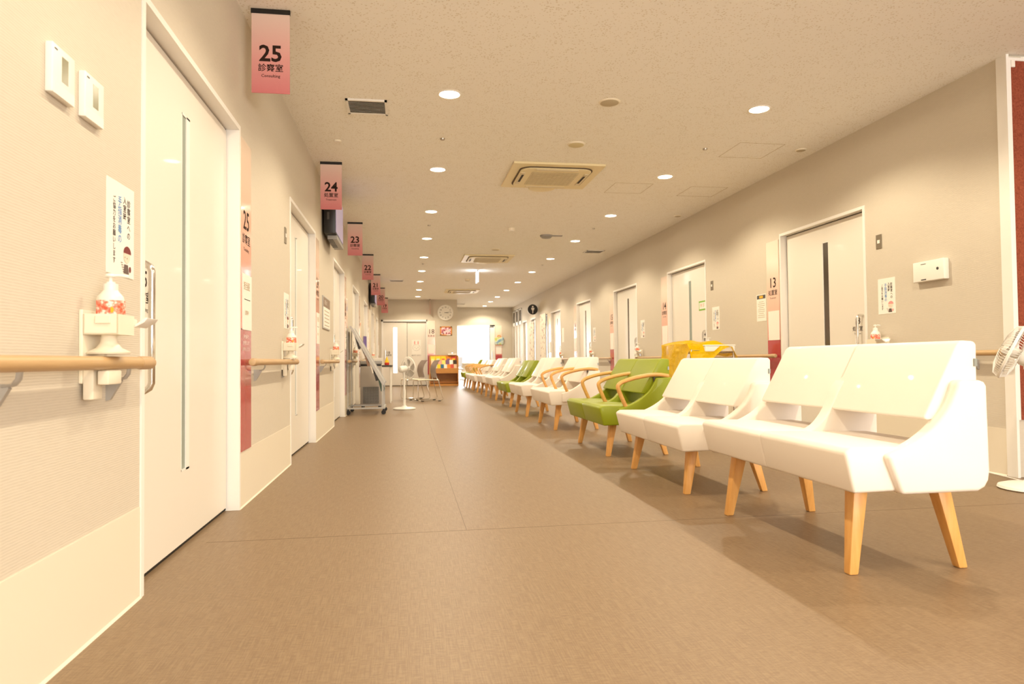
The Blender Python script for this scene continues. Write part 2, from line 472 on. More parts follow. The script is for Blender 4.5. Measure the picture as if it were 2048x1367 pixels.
# ------------------------------------------------------------------ sliding doors
dcount = [0]
ordinal = {'25': 'nearest on the left', '24': 'second on the left'}
def sliding_door(side, y0, y1, num, jp, en, k, detail=True):
    s = 1 if side == 'left' else -1
    X = XL if side == 'left' else XR
    face = '+x' if side == 'left' else '-x'
    dcount[0] += 1
    bm = BM()
    lx = lambda d: X+s*d        # d: out from the wall
    def B(bm, d0, d1, a, c, z0, z1, mi=0):
        box(bm, min(lx(d0), lx(d1)), max(lx(d0), lx(d1)), a, c, z0, z1, mi)
    # leaf with a slit cut out
    if side == 'left': sa, sb = y0+0.615, y0+0.722
    else: sa, sb = y0+0.60, y0+0.695
    z0, z1, st, sbz = 0.018, TOP-0.014, 1.905, 0.33
    for (a, c, zz0, zz1) in ((y0-0.06, sa, z0, z1), (sb, y1-0.014, z0, z1), (sa, sb, z0, sbz), (sa, sb, st, z1)):
        B(bm, -0.062, -0.098, a, c, zz0, zz1)
    dn = {'25': 'nearest door on the left wall', '13': 'nearest door on the right wall, behind the first benches'}.get(num)
    if not dn:
        dn = ORD[(25-int(num)) if side == 'left' else (int(num)-13)]+(' left' if side == 'left' else ' right')+' wall door, numbered '+num
    root = struct('door_%d' % dcount[0], bm, door_m, 'cream sliding door with a narrow glass slit, '+dn, 'door')
    # pane
    bm = BM(); B(bm, -0.0655, -0.072, sa, sb, sbz, st)
    obj('glass_pane', bm, dark_glass if num in ('13', '15', '16', '17') else slit_glass, root)
    bm = BM()
    for (a, c, zz0, zz1) in ((sa, sa+0.002, sbz, st), (sb-(0.045 if side == 'left' else 0.008), sb, sbz, st), (sa, sb, sbz, sbz+0.008), (sa, sb, st-0.008, st)):
        B(bm, -0.061, -0.08, a, c, zz0, zz1)
    obj('pane_trim', bm, frame_m, root)
    # frame: casing strips, jamb linings, header
    bm = BM()
    B(bm, -0.13, 0.006, y0-0.022, y0+0.005, 0, TOP+0.022); B(bm, -0.13, 0.006, y1-0.005, y1+0.018, 0, TOP+0.022)
    B(bm, -0.13, 0.006, y0+0.005, y1-0.005, TOP-0.005, TOP+0.022)
    fr = obj('door_frame', bm, frame_m, root)
    bm = BM(); B(bm, -0.100, -0.14, y0, y1, 0.0, TOP); B(bm, -0.066, -0.1, y1-0.014, y1-0.004, 0.004, TOP)
    B(bm, -0.074, -0.1, y0, y1, TOP-0.014, TOP-0.006); B(bm, -0.07, -0.1, y0, y1, 0.001, 0.018)
    obj('dark_gap', bm, dark_m, root)
    # chrome pull bar
    hy = y0+(0.10 if side == 'left' else 0.12)
    hz0, hz1 = (0.70, 1.165)
    bm = BM()
    pts = [(lx(-0.062), hy, hz1), (lx(-0.03), hy, hz1), (lx(-0.012), hy, hz1-0.012), (lx(-0.005), hy, hz1-0.03), (lx(-0.005), hy, (hz0+hz1)/2),
           (lx(-0.005), hy, hz0+0.03), (lx(-0.012), hy, hz0+0.012), (lx(-0.03), hy, hz0), (lx(-0.062), hy, hz0)]
    tube(bm, pts, 0.0125, 12)
    obj('door_handle', bm, chrome, root, smooth=True)
    # lettering on the leaf beside the handle
    ly = hy+0.075
    d = -0.0615
    for (t, sz, z, bd) in ((num, 0.085, 1.115, 0.02), (jp, 0.047, 1.045, 0.012), (en, 0.022, 1.003, 0.0)):
        letters(t, sz, (lx(d), ly, z), face, ink, root, bold=bd)
    return root
for i, d in enumerate(LDOORS): sliding_door('left', *d, i)
for i, d in enumerate(RDOORS): sliding_door('right', *d, i)

# end door 18 : double leaf, facing the viewer
dcount[0] += 1
b = BM(); box(b, -0.78, -0.02, YC+0.05, YC+0.09, 0.02, 2.05); box(b, -0.01, 0.62, YC+0.07, YC+0.11, 0.02, 2.05)
d18 = struct('door_%d' % dcount[0], b, door_m, 'double cream door marked 18 facing the viewer at the corridor end', 'door')
b = BM(); box(b, -0.455, -0.335, YC+0.046, YC+0.05, 0.42, 1.885)
obj('lit_pane', b, mat('backlit_pane', (1.0, 0.97, 0.9), 0.3, emit=2.5), d18)
b = BM(); box(b, -0.83, -0.78, YC-0.012, YC+0.12, 0, 2.13); box(b, 0.60, 0.63, YC-0.012, YC+0.12, 0, 2.13); box(b, -0.83, 0.63, YC-0.012, YC+0.12, 2.07, 2.13)
obj('door_frame', b, frame_m, d18)
b = BM(); tube(b, [(-0.70, YC+0.05, 1.16), (-0.70, YC+0.0, 1.16), (-0.70, YC+0.0, 0.7), (-0.70, YC+0.05, 0.7)], 0.013, 10)
obj('door_handle', b, chrome, d18, smooth=True)
letters('18', 0.12, (-0.62, YC+0.048, 1.07), '-y', ink, d18); letters('処置室', 0.06, (-0.60, YC+0.048, 0.99), '-y', ink, d18)
b = BM(); box(b, -0.8, 0.62, YC+0.112, YC+0.125, 0, 2.1); obj('dark_gap', b, dark_m, d18)
# rabbit picture sheet on door 18 (plain generic rabbit)
t = thing('rabbit_poster', 'white rabbit face picture with pink ears stuck on the double door', 'poster', (0.28, YC+0.068, 1.25))
b = BM(); flat(b, rect(0, 0, 0.30, 0.46), '-y', (0, 0, 0)); obj('sheet', b, paper, t)
b = BM()
for sx in (-1, 1): 
    b = BM(); flat(b, ell(sx*0.055, 0.14, 0.018, 0.06), '-y', (0, -0.001, 0), 0); obj('rabbit_ear', b, pink_pr, t)
    b = BM(); flat(b, ell(sx*0.05, -0.01, 0.008, 0.01), '-y', (0, -0.001, 0), 0); obj('rabbit_eye', b, mat('grey_line', '8D7F77', 0.8), t)
b = BM()
for i in range(36):
    a = 2*PI*i/36; a2 = 2*PI*(i+1)/36
    p = [(0.12*math.cos(a), -0.02+0.1*math.sin(a)), (0.12*math.cos(a2), -0.02+0.1*math.sin(a2)), (0.116*math.cos(a2), -0.02+0.096*math.sin(a2)), (0.116*math.cos(a), -0.02+0.096*math.sin(a))]
    flat(b, p, '-y', (0, -0.001, 0), 0)
obj('rabbit_face', b, mat('grey_line', '8D7F77', 0.8), t)
b = BM(); flat(b, ell(0, -0.05, 0.012, 0.006), '-y', (0, -0.001, 0), 0); obj('rabbit_nose', b, mat('grey_line', '8D7F77', 0.8), t)
letters('あけてください', 0.045, (0, -0.001, -0.275), '-y', ink, t)

# open doorway at the far end: leaf half slid back
dcount[0] += 1
b = BM(); box(b, 3.03, 3.6, YE+0.135, YE+0.175, 0.02, 2.06)
dd = struct('door_%d' % dcount[0], b, mat('bright_door_panel', 'F4F2EE', 0.5), 'white sliding leaf slid open beside the bright far doorway', 'door')
b = BM(); box(b, 1.70, 1.73, YE-0.01, YE+0.13, 0, 2.12); box(b, 3.05, 3.24, YE-0.01, YE+0.13, 0, 2.12); box(b, 1.70, 3.24, YE-0.01, YE+0.13, 2.07, 2.12)
obj('door_frame', b, frame_m, dd)
b = BM(); box(b, 3.04, 3.055, YE-0.012, YE+0.03, 0.01, 2.06); box(b, 3.05, 3.2, YE-0.012, YE-0.008, 2.03, 2.06); obj('dark_gap', b, dark_m, dd)
b = BM(); tube(b, [(3.13, YE-0.01, 1.15), (3.13, YE-0.05, 1.15), (3.13, YE-0.05, 0.7), (3.13, YE-0.01, 0.7)], 0.013, 10); obj('door_handle', b, chrome, dd, smooth=True)
b = BM(); flat(b, ell(0, 0, 0.04, 0.05), '-y', (0, 0, 0)); flat(b, ell(0.07, 0.03, 0.02, 0.03), '-y', (0, 0, 0))
tag(obj('wall_sticker', b, mat('pink_sticker', 'DDA0A8', 0.7), None, loc=(2.95, 29.49, 1.5)), 'small pink sticker on the white wall seen through the far doorway', 'sticker')

# ------------------------------------------------------------------ number strips beside the doors
def strip(side, y, num, jp, en, label, z0=0.31, pale=False, wid=0.245):
    s = 1 if side == 'left' else -1
    X = XL if side == 'left' else XR
    face = '+x' if side == 'left' else '-x'
    t = thing('door_number_strip', label, 'sign', (X+s*0.0, y, 0), 0, 'number strips beside the doors')
    def bx(d0, d1, a, c, zz0, zz1):
        bm = BM(); box(bm, min(s*d0, s*d1), max(s*d0, s*d1), a, c, zz0, zz1); return bm
    obj('upper_panel', bx(0, 0.008, -wid/2, wid/2, 0.99, 2.055), strip_pink_b if pale else strip_pink, t)
    obj('lower_panel', bx(0, 0.008, -wid/2, wid/2, z0, 0.985), strip_red, t)
    off = 0.012 if side == 'left' else -0.012
    obj('paper_sheet', bx(0.008, 0.011, -wid/2+0.012+off, wid/2-0.012+off, 0.985, 1.30), paper, t)
    for (tt, sz, z, bd) in ((num, 0.150, 1.60, 0.012), (jp, 0.062, 1.495, 0.012), (en, 0.028, 1.44, 0.0)):
        letters(tt, sz, (s*0.0085, 0, z), face, ink, t, bold=bd)
    if side == 'left':
        for k, q in enumerate(('受付番号で', 'お呼びします', 'お待ちください')):
            letters(q, 0.026, (s*0.0085, 0, 0.945-0.035*k), face, white_ink, t)
        letters('担当医', 0.05, (s*0.0118, 0, 1.23), face, mat('tan_ink', 'B09468', 0.7), t)
        letters('診察中', 0.03, (s*0.0118, 0, 1.08), face, mat('tan_ink', 'B09468', 0.7), t)
        bm = BM(); box(bm, min(s*0.011, s*0.0116), max(s*0.011, s*0.0116), -0.06, 0.08, 1.155, 1.159); obj('rule_line', bm, ink, t)
    return t
for d in LDOORS: strip('left', d[1]+0.018+0.1235, d[2], d[3], d[4], '%s pink and maroon door strip on the left wall, numbered %s' % (ORD[25-int(d[2])], d[2]))
for d in RDOORS: strip('right', d[1]+0.018+0.1235+(0.02 if d[2] == '13' else 0), d[2], d[3], d[4], '%s pink and maroon door strip on the right wall, numbered %s' % (ORD[int(d[2])-13], d[2]), pale=True)
def front_strip(x, y, num, jp, label):
    t = thing('door_number_strip', label, 'sign', (x, y, 0), 0, 'number strips beside the doors')
    for nm, z0, z1, m, a, dpt in (('upper_panel', 0.99, 2.1, strip_pink_b, 0.123, 0.008), ('lower_panel', 0.36, 0.985, strip_red, 0.123, 0.008), ('paper_sheet', 1.03, 1.33, paper, 0.11, 0.011)):
        bm = BM(); box(bm, -a, a, -dpt, 0 if dpt < 0.01 else -0.008, z0, z1); obj(nm, bm, m, t)
    if num:
        letters(num, 0.21, (0, -0.0088, 1.74), '-y', ink, t); letters(jp, 0.075, (0, -0.0088, 1.60), '-y', ink, t)
    return t
front_strip(0.76, YC, '18', '処置室', 'pink strip numbered 18 right of the double door')
front_strip(3.385, YE, '', '', 'pink and maroon strip right of the bright far doorway')

# ------------------------------------------------------------------ hanging banners
def banner(x, y, num, jp, en):
    t = thing('hanging_sign', '%s pink ceiling-hung sign along the left wall, reading %s' % (ORD[25-int(num)], num), 'sign', (x, y, HC), 0, 'numbered signs hanging along the left wall')
    b = BM(); box(b, -0.106, 0.106, -0.008, 0.008, -0.026, 0); obj('top_rail', b, black_pl, t)
    b = BM(); box(b, -0.103, 0.103, -0.003, 0.003, -0.475, -0.026); obj('sign_panel', b, banner_pink, t)
    for (tt, sz, z, bd) in ((num, 0.128, -0.255, 0.022), (jp, 0.046, -0.335, 0.012), (en, 0.0235, -0.378, 0.01)):
        letters(tt, sz, (0, -0.0035, z), '-y', ink, t, bold=bd)
    return t
for i, (y, d) in enumerate(zip((3.95, 6.92, 9.90, 12.84, 15.79, 18.68, 21.62), LDOORS)):
    banner(-0.75+0.012*min(i, 5)*0.8, y, d[2], d[3], d[4])
t = thing('hanging_sign', 'pink sign hanging edge-on above the double door at the end', 'sign', (0.72, YC-0.13, HC), 0, 'numbered signs hanging along the left wall')
b = BM(); box(b, -0.008, 0.008, -0.106, 0.106, -0.026, 0); obj('top_rail', b, black_pl, t)
b = BM(); box(b, -0.003, 0.003, -0.103, 0.103, -0.475, -0.026); obj('sign_panel', b, banner_pink, t)

# ------------------------------------------------------------------ handrails
def rail(side, ya, yb, label, brackets, capa=True, capb=True):
    s = 1 if side == 'left' else -1
    X = XL if side == 'left' else XR
    t = thing('handrail', label, 'handrail', (X, (ya+yb)/2, 0), 0, 'wooden handrails along the walls')
    L = (yb-ya)/2; z = 0.803 if side == 'left' else 0.815; d = 0.064
    b = BM(); cyl(b, (s*d, -L+0.05, z), 0.019, 2*L-0.10, 'y', 20); obj('grip', b, rail_wood, t, smooth=True)
    for sg in (-1, 1):
        b = BM()
        if sg < 0: lathe(b, (s*d, -L, z), [(0.012, 0), (0.019, 0.004), (0.0215, 0.015), (0.0215, 0.09), (0.0195, 0.11)], 20, 'y')
        else: lathe(b, (s*d, L-0.11, z), [(0.0195, 0), (0.0215, 0.02), (0.0215, 0.095), (0.019, 0.106), (0.012, 0.11)], 20, 'y')
        obj('end_cap', b, rail_cap, t, smooth=True)
    for yy in brackets:
        b = BM(); yl = yy-(ya+yb)/2
        prism(b, [(s*0.0, z-0.045), (s*0.0, z-0.115), (s*0.012, z-0.112), (s*0.045, z-0.055), (s*0.038, z-0.045)], yl-0.007, yl+0.007, 'y')
        tube(b, [(s*0.032, yl, z-0.050), (s*0.052, yl, z-0.047), (s*0.062, yl, z-0.034), (s*0.064, yl, z-0.018)], 0.004, 8, rx=0.014)
        obj('bracket', b, alu, t, smooth=True)
    return t
rail('left', -2.0, 2.44, 'wood-grain handrail nearest on the left, running out of the picture', [-1.0, 0.2, 1.66, 2.26])
names_gap = {'25': '24', '24': '23', '23': '22', '22': '21', '21': '20', '20': '19'}
LRG = [(3.94, 5.48), (7.05, 8.67), (10.21, 11.71), (13.19, 14.63), (16.12, 17.59), (19.07, 20.31)]
for (a, c), d in zip(LRG, LDOORS):
    rail('left', a, c, '%s short wooden handrail on the left wall, just past door %s' % (ORD[25-int(d[2])], d[2]), [a+0.35, c-0.25])
rail('right', 3.86, 5.28, 'wooden handrail end right of the nearest white bench', [4.2, 5.0])
RRG = [(6.73, 8.46), (9.91, 11.22), (12.66, 14.23), (15.57, 17.18)]
for (a, c), (p, q) in zip(RRG, (('13', '14'), ('14', '15'), ('15', '16'), ('16', '17'))):
    rail('right', a, c, '%s short wooden handrail on the right wall, just past door %s' % (ORD[int(p)-13], p), [a+0.25, c-0.25])

# ------------------------------------------------------------------ hand sanitiser holders and bottles
def make_holder():
    t = thing('sanitizer_holder', '', 'dispenser', (XL, 2.1, 0), 0, 'hand sanitizer holders beside the doors')
    b = BM(); box(b, 0, 0.012, 0.0, 0.14, 0.745, 0.955); box(b, 0.012, 0.04, 0.0, 0.06, 0.70, 0.80); box(b, 0.05, 0.08, 0.0, 0.09, 0.742, 0.782)
    soft(b, 0.004, 2); obj('back_plate', b, cream_pl, t, smooth=True)
    b = BM()   # open basket
    x0, x1, y0, y1, z0, z1 = 0.012, 0.104, 0.0, 0.115, 0.884, 0.942
    box(b, x0, x1, y0, y0+0.004, z0, z1); box(b, x0, x1, y1-0.004, y1, z0, z1); box(b, x1-0.004, x1, y0, y1, z0, z1); box(b, x0, x0+0.004, y0, y1, z0, z1); box(b, x0, x1, y0, y1, z0, z0+0.004)
    obj('basket', b, cream_pl, t)
    b = BM(); box(b, 0.045, 0.085, -0.006, 0.002, 0.915, 0.938); soft(b, 0.0015, 2); obj('label_plate', b, cream_pl, t)
    b = BM(); lathe(b, (0.06, 0.05, 0), [(0.055, 0.829), (0.057, 0.834), (0.034, 0.846), (0.022, 0.862), (0.02, 0.885)], 24); obj('neck', b, cream_pl, t, smooth=True)
    b = BM(); box(b, 0.075, 0.10, 0.112, 0.15, 0.915, 0.935); soft(b, 0.003, 2); obj('tray_arm', b, cream_pl, t)
    b = BM(); prism(b, [(0.055, 0.941), (0.068, 0.915), (0.10, 0.911), (0.125, 0.925), (0.135, 0.939), (0.128, 0.940), (0.10, 0.919), (0.072, 0.922), (0.062, 0.943)], 0.135, 0.225, 'y')
    soft(b, 0.002, 2); obj('drip_tray', b, white_pl, t, smooth=True)
    return t
def make_bottle():
    t = thing('sanitizer_bottle', '', 'bottle', (XL, 2.1, 0), 0, 'pump bottles of hand sanitizer')
    b = BM(); lathe(b, (0, 0, 0), [(0.030, 0.0), (0.036, 0.004), (0.037, 0.06), (0.0365, 0.092), (0.033, 0.107), (0.022, 0.120), (0.0185, 0.126), (0.018, 0.128)], 28); obj('bottle_body', b, bottle_m, t, smooth=True)
    b = BM(); lathe(b, (0, 0, 0), [(0.0195, 0.124), (0.0195, 0.143), (0.012, 0.145), (0.012, 0.149)], 24); obj('collar', b, white_pl, t, smooth=True)
    b = BM(); cyl(b, (0, 0, 0.145), 0.005, 0.02); lathe(b, (0, 0, 0), [(0.013, 0.163), (0.015, 0.166), (0.013, 0.172), (0.006, 0.174)], 20)
    tube(b, [(0, 0, 0.168), (0.022, 0.006, 0.169), (0.046, 0.012, 0.166)], 0.0045, 8); obj('pump', b, white_pl, t, smooth=True)
    b = BM()
    seg = 16
    for (za, zb, mi) in ((0.050, 0.094, 0),):
        for i in range(seg):
            a0 = -PI*0.78+PI*0.9*i/seg; a1 = -PI*0.78+PI*0.9*(i+1)/seg; r = 0.0378
            q = [b.verts.new((r*math.cos(a), r*math.sin(a), z)) for a, z in ((a0, za), (a1, za), (a1, zb), (a0, zb))]
            b.faces.new(q)
    lab = mat('bottle_label_print', 'F0643C', 0.5)
    n, l, bs = nodes(lab)
    l.new(ramp(lab, noise(lab, coords(lab, (1, 1, 1)), 75, 2), [(0.38, 'F3593A'), (0.52, 'F6A08A'), (0.60, 'FBE9DD')]), bs.inputs['Base Color'])
    obj('label', b, lab, t, smooth=True)
    b = BM()
    lathe(b, (0.014, -0.0352, 0.066), [(0.001, 0.0), (0.009, 0.0004), (0.0085, 0.002), (0.001, 0.0028)], 14, 'y'); obj('orange_emblem', b, yel_pr, t)
    return t
hold0, bot0 = make_holder(), make_bottle()
ys = [(XL, 2.075, 0, 'left of the nearest left door, above the handrail'), (XL, 5.18, 0, 'before the second left door'), (XL, 8.35, 0, 'before the third left door'),
      (XL, 11.4, 0, 'before the fourth left door'), (XR, 5.22, PI, 'beside right wall door 13 behind the nearest bench'), (XR, 8.42, PI, 'beside right wall door 14 by the yellow sheet'),
      (XR, 11.18, PI, 'beside the third right door'), (XR, 14.18, PI, 'beside the fourth right door'), (XR, 17.12, PI, 'beside the fifth right door'),
      (XL, 14.35, 0, 'before the fifth left door'), (XL, 17.3, 0, 'before the sixth left door')]
for k, (x, y, r, where) in enumerate(ys):
    h = hold0 if k == 0 else copy_tree(hold0)
    h.location = (x, y, 0 if k != 4 else 0.0); h.rotation_euler = (0, 0, r); h['label'] = 'cream wall holder for sanitizer '+where
    q = bot0 if k == 0 else copy_tree(bot0)
    s = 1 if r == 0 else -1
    q.location = (x+s*0.062, y+s*0.055, 0.889); q.rotation_euler = (0, 0, r if r == 0 else PI/2+PI); q['label'] = 'white pump bottle with orange print '+where

# ------------------------------------------------------------------ notices, switches, controllers on the walls
def notice(side, y, z, wid, hgt, label, kind='jp', colr=None, name='notice_sheet'):
    s = 1 if side == 'left' else -1
    X = XL if side == 'left' else XR
    face = '+x' if side == 'left' else '-x'
    t = thing(name, label, 'notice', (X, y, z), 0)
    b = BM(); box(b, min(0, s*0.002), max(0, s*0.002), -wid/2, wid/2, -hgt/2, hgt/2); obj('sheet', b, paper, t)
    d = s*0.0026; u = s    # +1: reads along +Y
    if kind == 'jp':
        cols = [('診察室への', ink, 0.060), ('入室時', ink, 0.028), ('手指消毒の', blue_ink, -0.010), ('ご協力をお願いします', ink, -0.052)]
        for txt, m, c in cols:
            sz = 0.027 if m is ink else 0.031
            if len(txt) > 6: sz = 0.022
            me = letters('\n'.join(txt), sz, (d, u*c*wid/0.21, hgt*0.5-0.030-0.58*sz*len(txt)), face, m, t, ls=0.98, bold=0.01)
        b = BM()   # small drawn nurse figure
        cx, cy = 0.035, -hgt*0.31
        P = (d, u*0, 0)
        flat(b, ell(cx+0.01, cy+0.012, 0.026, 0.022), face, P, 0, 0.0004); obj('drawn_face', b, mat('skin_print', 'F3D9C6', 0.8), t)
        b = BM(); flat(b, ell(cx+0.014, cy+0.022, 0.03, 0.024, 16, 0, PI), face, (d+s*0.0004, 0, 0), 0, 0.0004); flat(b, ell(cx+0.036, cy-0.028, 0.008, 0.010), face, (d+s*0.0004, 0, 0), 0, 0.0004)
        obj('drawn_hair', b, maroon_pr if side == 'left' else pink_pr, t)
        b = BM()
        for q in ((cx-0.006, cy+0.008, 0.002, 0.0025), (cx+0.012, cy+0.006, 0.002, 0.0025)): flat(b, ell(*q, 8), face, (d+s*0.0008, 0, 0), 0, 0.0003)
        for k in range(5): flat(b, rect(cx-0.03+0.004*k, cy-0.012-0.007*k, 0.014, 0.0018), face, (d+s*0.0004, 0, 0), 0, 0.0004)
        flat(b, [(cx-0.01, cy-0.015), (cx+0.02, cy-0.015), (cx+0.028, cy-0.045), (cx-0.014, cy-0.045)], face, (d, 0, 0), 0, 0.0002)
        obj('drawn_figure', b, mat('drawn_lines', '6B5A54', 0.8), t)
    elif kind == 'lines':
        b = BM(); n = 9
        for k in range(n):
            ww = wid*(0.7 if k % 3 else 0.5); flat(b, rect(0, hgt*0.22-k*hgt*0.072, ww, hgt*0.018), face, (d, 0, 0), 0, 0.0003)
        obj('printed_lines', b, mat('faint_print', 'B7A794', 0.8), t)
        b = BM(); flat(b, rect(0, hgt*0.40, wid*0.9, hgt*0.14), face, (d, 0, 0), 0, 0.0003); obj('dark_heading', b, colr or dgrey_pl, t)
        b = BM(); flat(b, rect(0.0, hgt*0.40, wid*0.38, hgt*0.09), face, (d+s*0.0004, 0, 0), 0, 0.0003); obj('heading_mark', b, yel_pr, t)
    return t
notice('left', 2.355, 1.232, 0.21, 0.298, 'hand-hygiene notice with blue characters left of the nearest door')
notice('left', 5.40, 1.19, 0.21, 0.27, 'small printed notice on the left wall just before door 24')
notice('right', 5.10, 1.297, 0.205, 0.295, 'hand-hygiene notice with a drawn figure right of door 13')
notice('right', 8.265, 1.308, 0.205, 0.295, 'printed hygiene notice above the yellow sheet, beside door 14')
notice('right', 11.03, 1.30, 0.205, 0.30, 'small pale notice on the right wall beside third door 15')
notice('right', 14.05, 1.32, 0.205, 0.30, 'tiny distant notice on the right wall beside fourth door 16')
notice('right', 17.0, 1.42, 0.205, 0.36, 'bright blank-looking sheet on the right wall beside door 17', 'none')
notice('right', 7.12, 1.355, 0.205, 0.30, 'printed sheet with a dark and yellow heading left of strip 13', 'lines')
# framed board on the left wall before door 23
t = thing('notice_board', 'grey-framed notice plate with brown heading before left door 23', 'notice', (XL, 7.93, 1.345), 0)
b = BM(); box(b, 0, 0.012, -0.32, 0.32, -0.18, 0.18); soft(b, 0.003, 2); obj('frame', b, alu, t)
b = BM(); box(b, 0.012, 0.0135, -0.305, 0.305, -0.165, 0.06); obj('sheet', b, paper, t)
b = BM(); box(b, 0.012, 0.0135, -0.305, 0.305, 0.06, 0.165); obj('heading', b, mat('brown_heading', '8A7460', 0.5), t)
letters('お知らせ', 0.06, (0.014, -0.1, 0.11), '+x', white_ink, t)
b = BM()
for k in range(5): flat(b, rect(0, 0.02-0.04*k, 0.44, 0.010), '+x', (0.0136, 0, 0), 0, 0.0003)
obj('printed_lines', b, mat('faint_print', 'B7A794', 0.8), t)
# children's style pictures on strips further along the left wall
pix = [(-0.0, 10.62, 1.45, 0.24, 0.62, 'A9A2B8', 'greyish picture poster on the left wall past door 23'),
       (0, 13.62, 1.38, 0.24, 0.40, 'F28A3A', 'orange picture poster on the left wall past door 22'),
       (0, 16.55, 1.35, 0.30, 0.5, 'EFE2CF', 'pale picture poster on the left wall past door 21')]
for (_, y, z, ww, hh, cc, lb) in pix:
    t = thing('wall_poster', lb, 'poster', (XL, y, z))
    b = BM(); box(b, 0.0, 0.004, -ww/2, ww/2, -hh/2, hh/2); obj('sheet', b, paper, t)
    pm = mat('poster_print_'+cc, cc, 0.4)
    n, l, bs = nodes(pm); l.new(ramp(pm, noise(pm, coords(pm, (1, 1, 1)), 9, 3), [(0.40, cc), (0.5, 'F3E4D0'), (0.62, 'E7B489')]), bs.inputs['Base Color'])
    b = BM(); box(b, 0.004, 0.005, -ww/2+0.02, ww/2-0.02, -hh/2+0.02, hh/2-0.02); obj('printed_picture', b, pm, t)
# thermostats
def thermostat(y, label):
    t = thing('wall_controller', label, 'thermostat', (XL, y, 1.565), 0, 'air conditioning controllers')
    b = BM(); box(b, 0, 0.019, -0.06, 0.06, -0.065, 0.065); soft(b, 0.003, 3); obj('body', b, white_pl, t, smooth=True)
    b = BM(); box(b, 0.019, 0.0195, -0.012, 0.022, -0.022, 0.045); obj('display', b, mat('lcd_green_grey', '8E8C74', 0.2), t)
    b = BM(); box(b, 0.019, 0.0205, -0.055, 0.055, -0.066, -0.036); soft(b, 0.0005, 1); obj('flap', b, white_pl, t)
    b = BM(); box(b, 0.019, 0.0196, -0.05, -0.035, 0.05, 0.054); obj('indicator', b, dgrey_pl, t)
    return t
thermostat(1.945, 'white wall controller nearest on the left wall, the upper-left of the pair')
thermostat(2.125, 'white wall controller closer to the door, second of the pair')
def switch(side, y, z, label):
    s = 1 if side == 'left' else -1
    X = XL if side == 'left' else XR
    t = thing('light_switch', label, 'switch', (X, y, z), 0, 'steel switch plates')
    b = BM(); box(b, min(0, s*0.006), max(0, s*0.006), -0.035, 0.035, -0.06, 0.06); soft(b, 0.002, 2); obj('plate', b, mat('dull_steel', '8F8574', 0.4, metal=0.8), t)
    b = BM(); box(b, min(s*0.006, s*0.009), max(s*0.006, s*0.009), -0.014, 0.014, -0.014, 0.014); obj('button', b, white_pl, t)
switch('left', 5.35, 1.76, 'small steel switch plate on the left wall before door 24')
switch('right', 5.175, 1.76, 'nearer steel switch plate high beside door 13')
switch('right', 8.36, 1.74, 'farther steel switch plate high beside door 14')
t = thing('wall_box', 'white wall-mounted plastic box on the right wall near the corner', 'wall box', (XR, 4.59, 1.44), 0)
b = BM(); box(b, -0.045, 0, -0.155, 0.155, -0.078, 0.075); soft(b, 0.006, 3); obj('case', b, white_pl, t, smooth=True)
b = BM(); cyl(b, (-0.047, -0.095, 0.005), 0.011, 0.002, 'x', 16); obj('lock', b, dgrey_pl, t)
b = BM(); box(b, -0.0465, -0.045, 0.02, 0.07, -0.068, -0.060); box(b, -0.0465, -0.045, 0.02, 0.07, 0.052, 0.056); obj('maker_mark', b, dgrey_pl, t)
# green-edged notice on door 14
t = thing('door_notice', 'small white notice with green bands stuck on door 14', 'notice', (XR+0.061, 8.80, 1.515), 0)
b = BM(); flat(b, rect(0, 0, 0.22, 0.13), '-x', (0, 0, 0), 0, 0.001); obj('sheet', b, paper, t)
b = BM(); flat(b, rect(0, 0.055, 0.22, 0.02), '-x', (-0.0012, 0, 0)); flat(b, rect(0, -0.055, 0.22, 0.02), '-x', (-0.0012, 0, 0)); flat(b, rect(-0.10, 0, 0.012, 0.11), '-x', (-0.0012, 0, 0)); obj('green_border', b, green_pr, t)
letters('休 診', 0.06, (-0.0013, 0, 0), '-x', mat('faint_red', 'D9906E', 0.7), t)

# ------------------------------------------------------------------ ceiling fittings
lights_made = []
def downlight(x, y, label, lampw=LAMP_W):
    t = thing('ceiling_downlight', label, 'ceiling light', (x, y, HC), 0, 'round recessed ceiling lights')
    b = BM(); lathe(b, (0, 0, 0), [(0.090, 0.0), (0.088, -0.004), (0.078, -0.006), (0.074, -0.0015), (0.0739, 0.0)], 32); obj('trim_ring', b, white_pl, t, smooth=True)
    b = BM(); cyl(b, (0, 0, -0.0035), 0.0735, 0.001, 'z', 32); obj('lens', b, lens_m, t)
    l = bpy.data.lights.new('downlight_beam', 'SPOT'); l.energy = lampw; l.color = LAMP_COL
    l.spot_size = math.radians(146); l.spot_blend = 0.4; l.shadow_soft_size = 0.045
    o = bpy.data.objects.new('downlight_beam', l); C.objects.link(o); o.parent = t; o.location = (0, 0, -0.055)
    l2 = bpy.data.lights.new('downlight_spill', 'SPOT'); l2.energy = SPILL_W; l2.color = LAMP_COL
    l2.spot_size = math.radians(177); l2.spot_blend = 0.12; l2.shadow_soft_size = 0.045
    o = bpy.data.objects.new('downlight_spill', l2); C.objects.link(o); o.parent = t; o.location = (0, 0, -0.055)
    return t
for i in range(-4, 11):
    y = 5.0435+2.0196*i
    if i == 9: y = 22.95
    if i == 10: y = 24.75
    if i < 0: wh = 'behind the viewer'
    if i <= 8 : 
        downlight(0.32, y, '%s visible round ceiling light of the left row' % ORD[i] if i >= 0 else '%s round ceiling light of the left row behind the viewer' % ORD[-i-1])
    downlight(2.79, y, '%s visible round ceiling light of the right row' % ORD[i] if i >= 0 else '%s round ceiling light of the right row behind the viewer' % ORD[-i-1])
downlight(5.6, -2.0, 'round ceiling light of the lobby behind and right of the viewer')

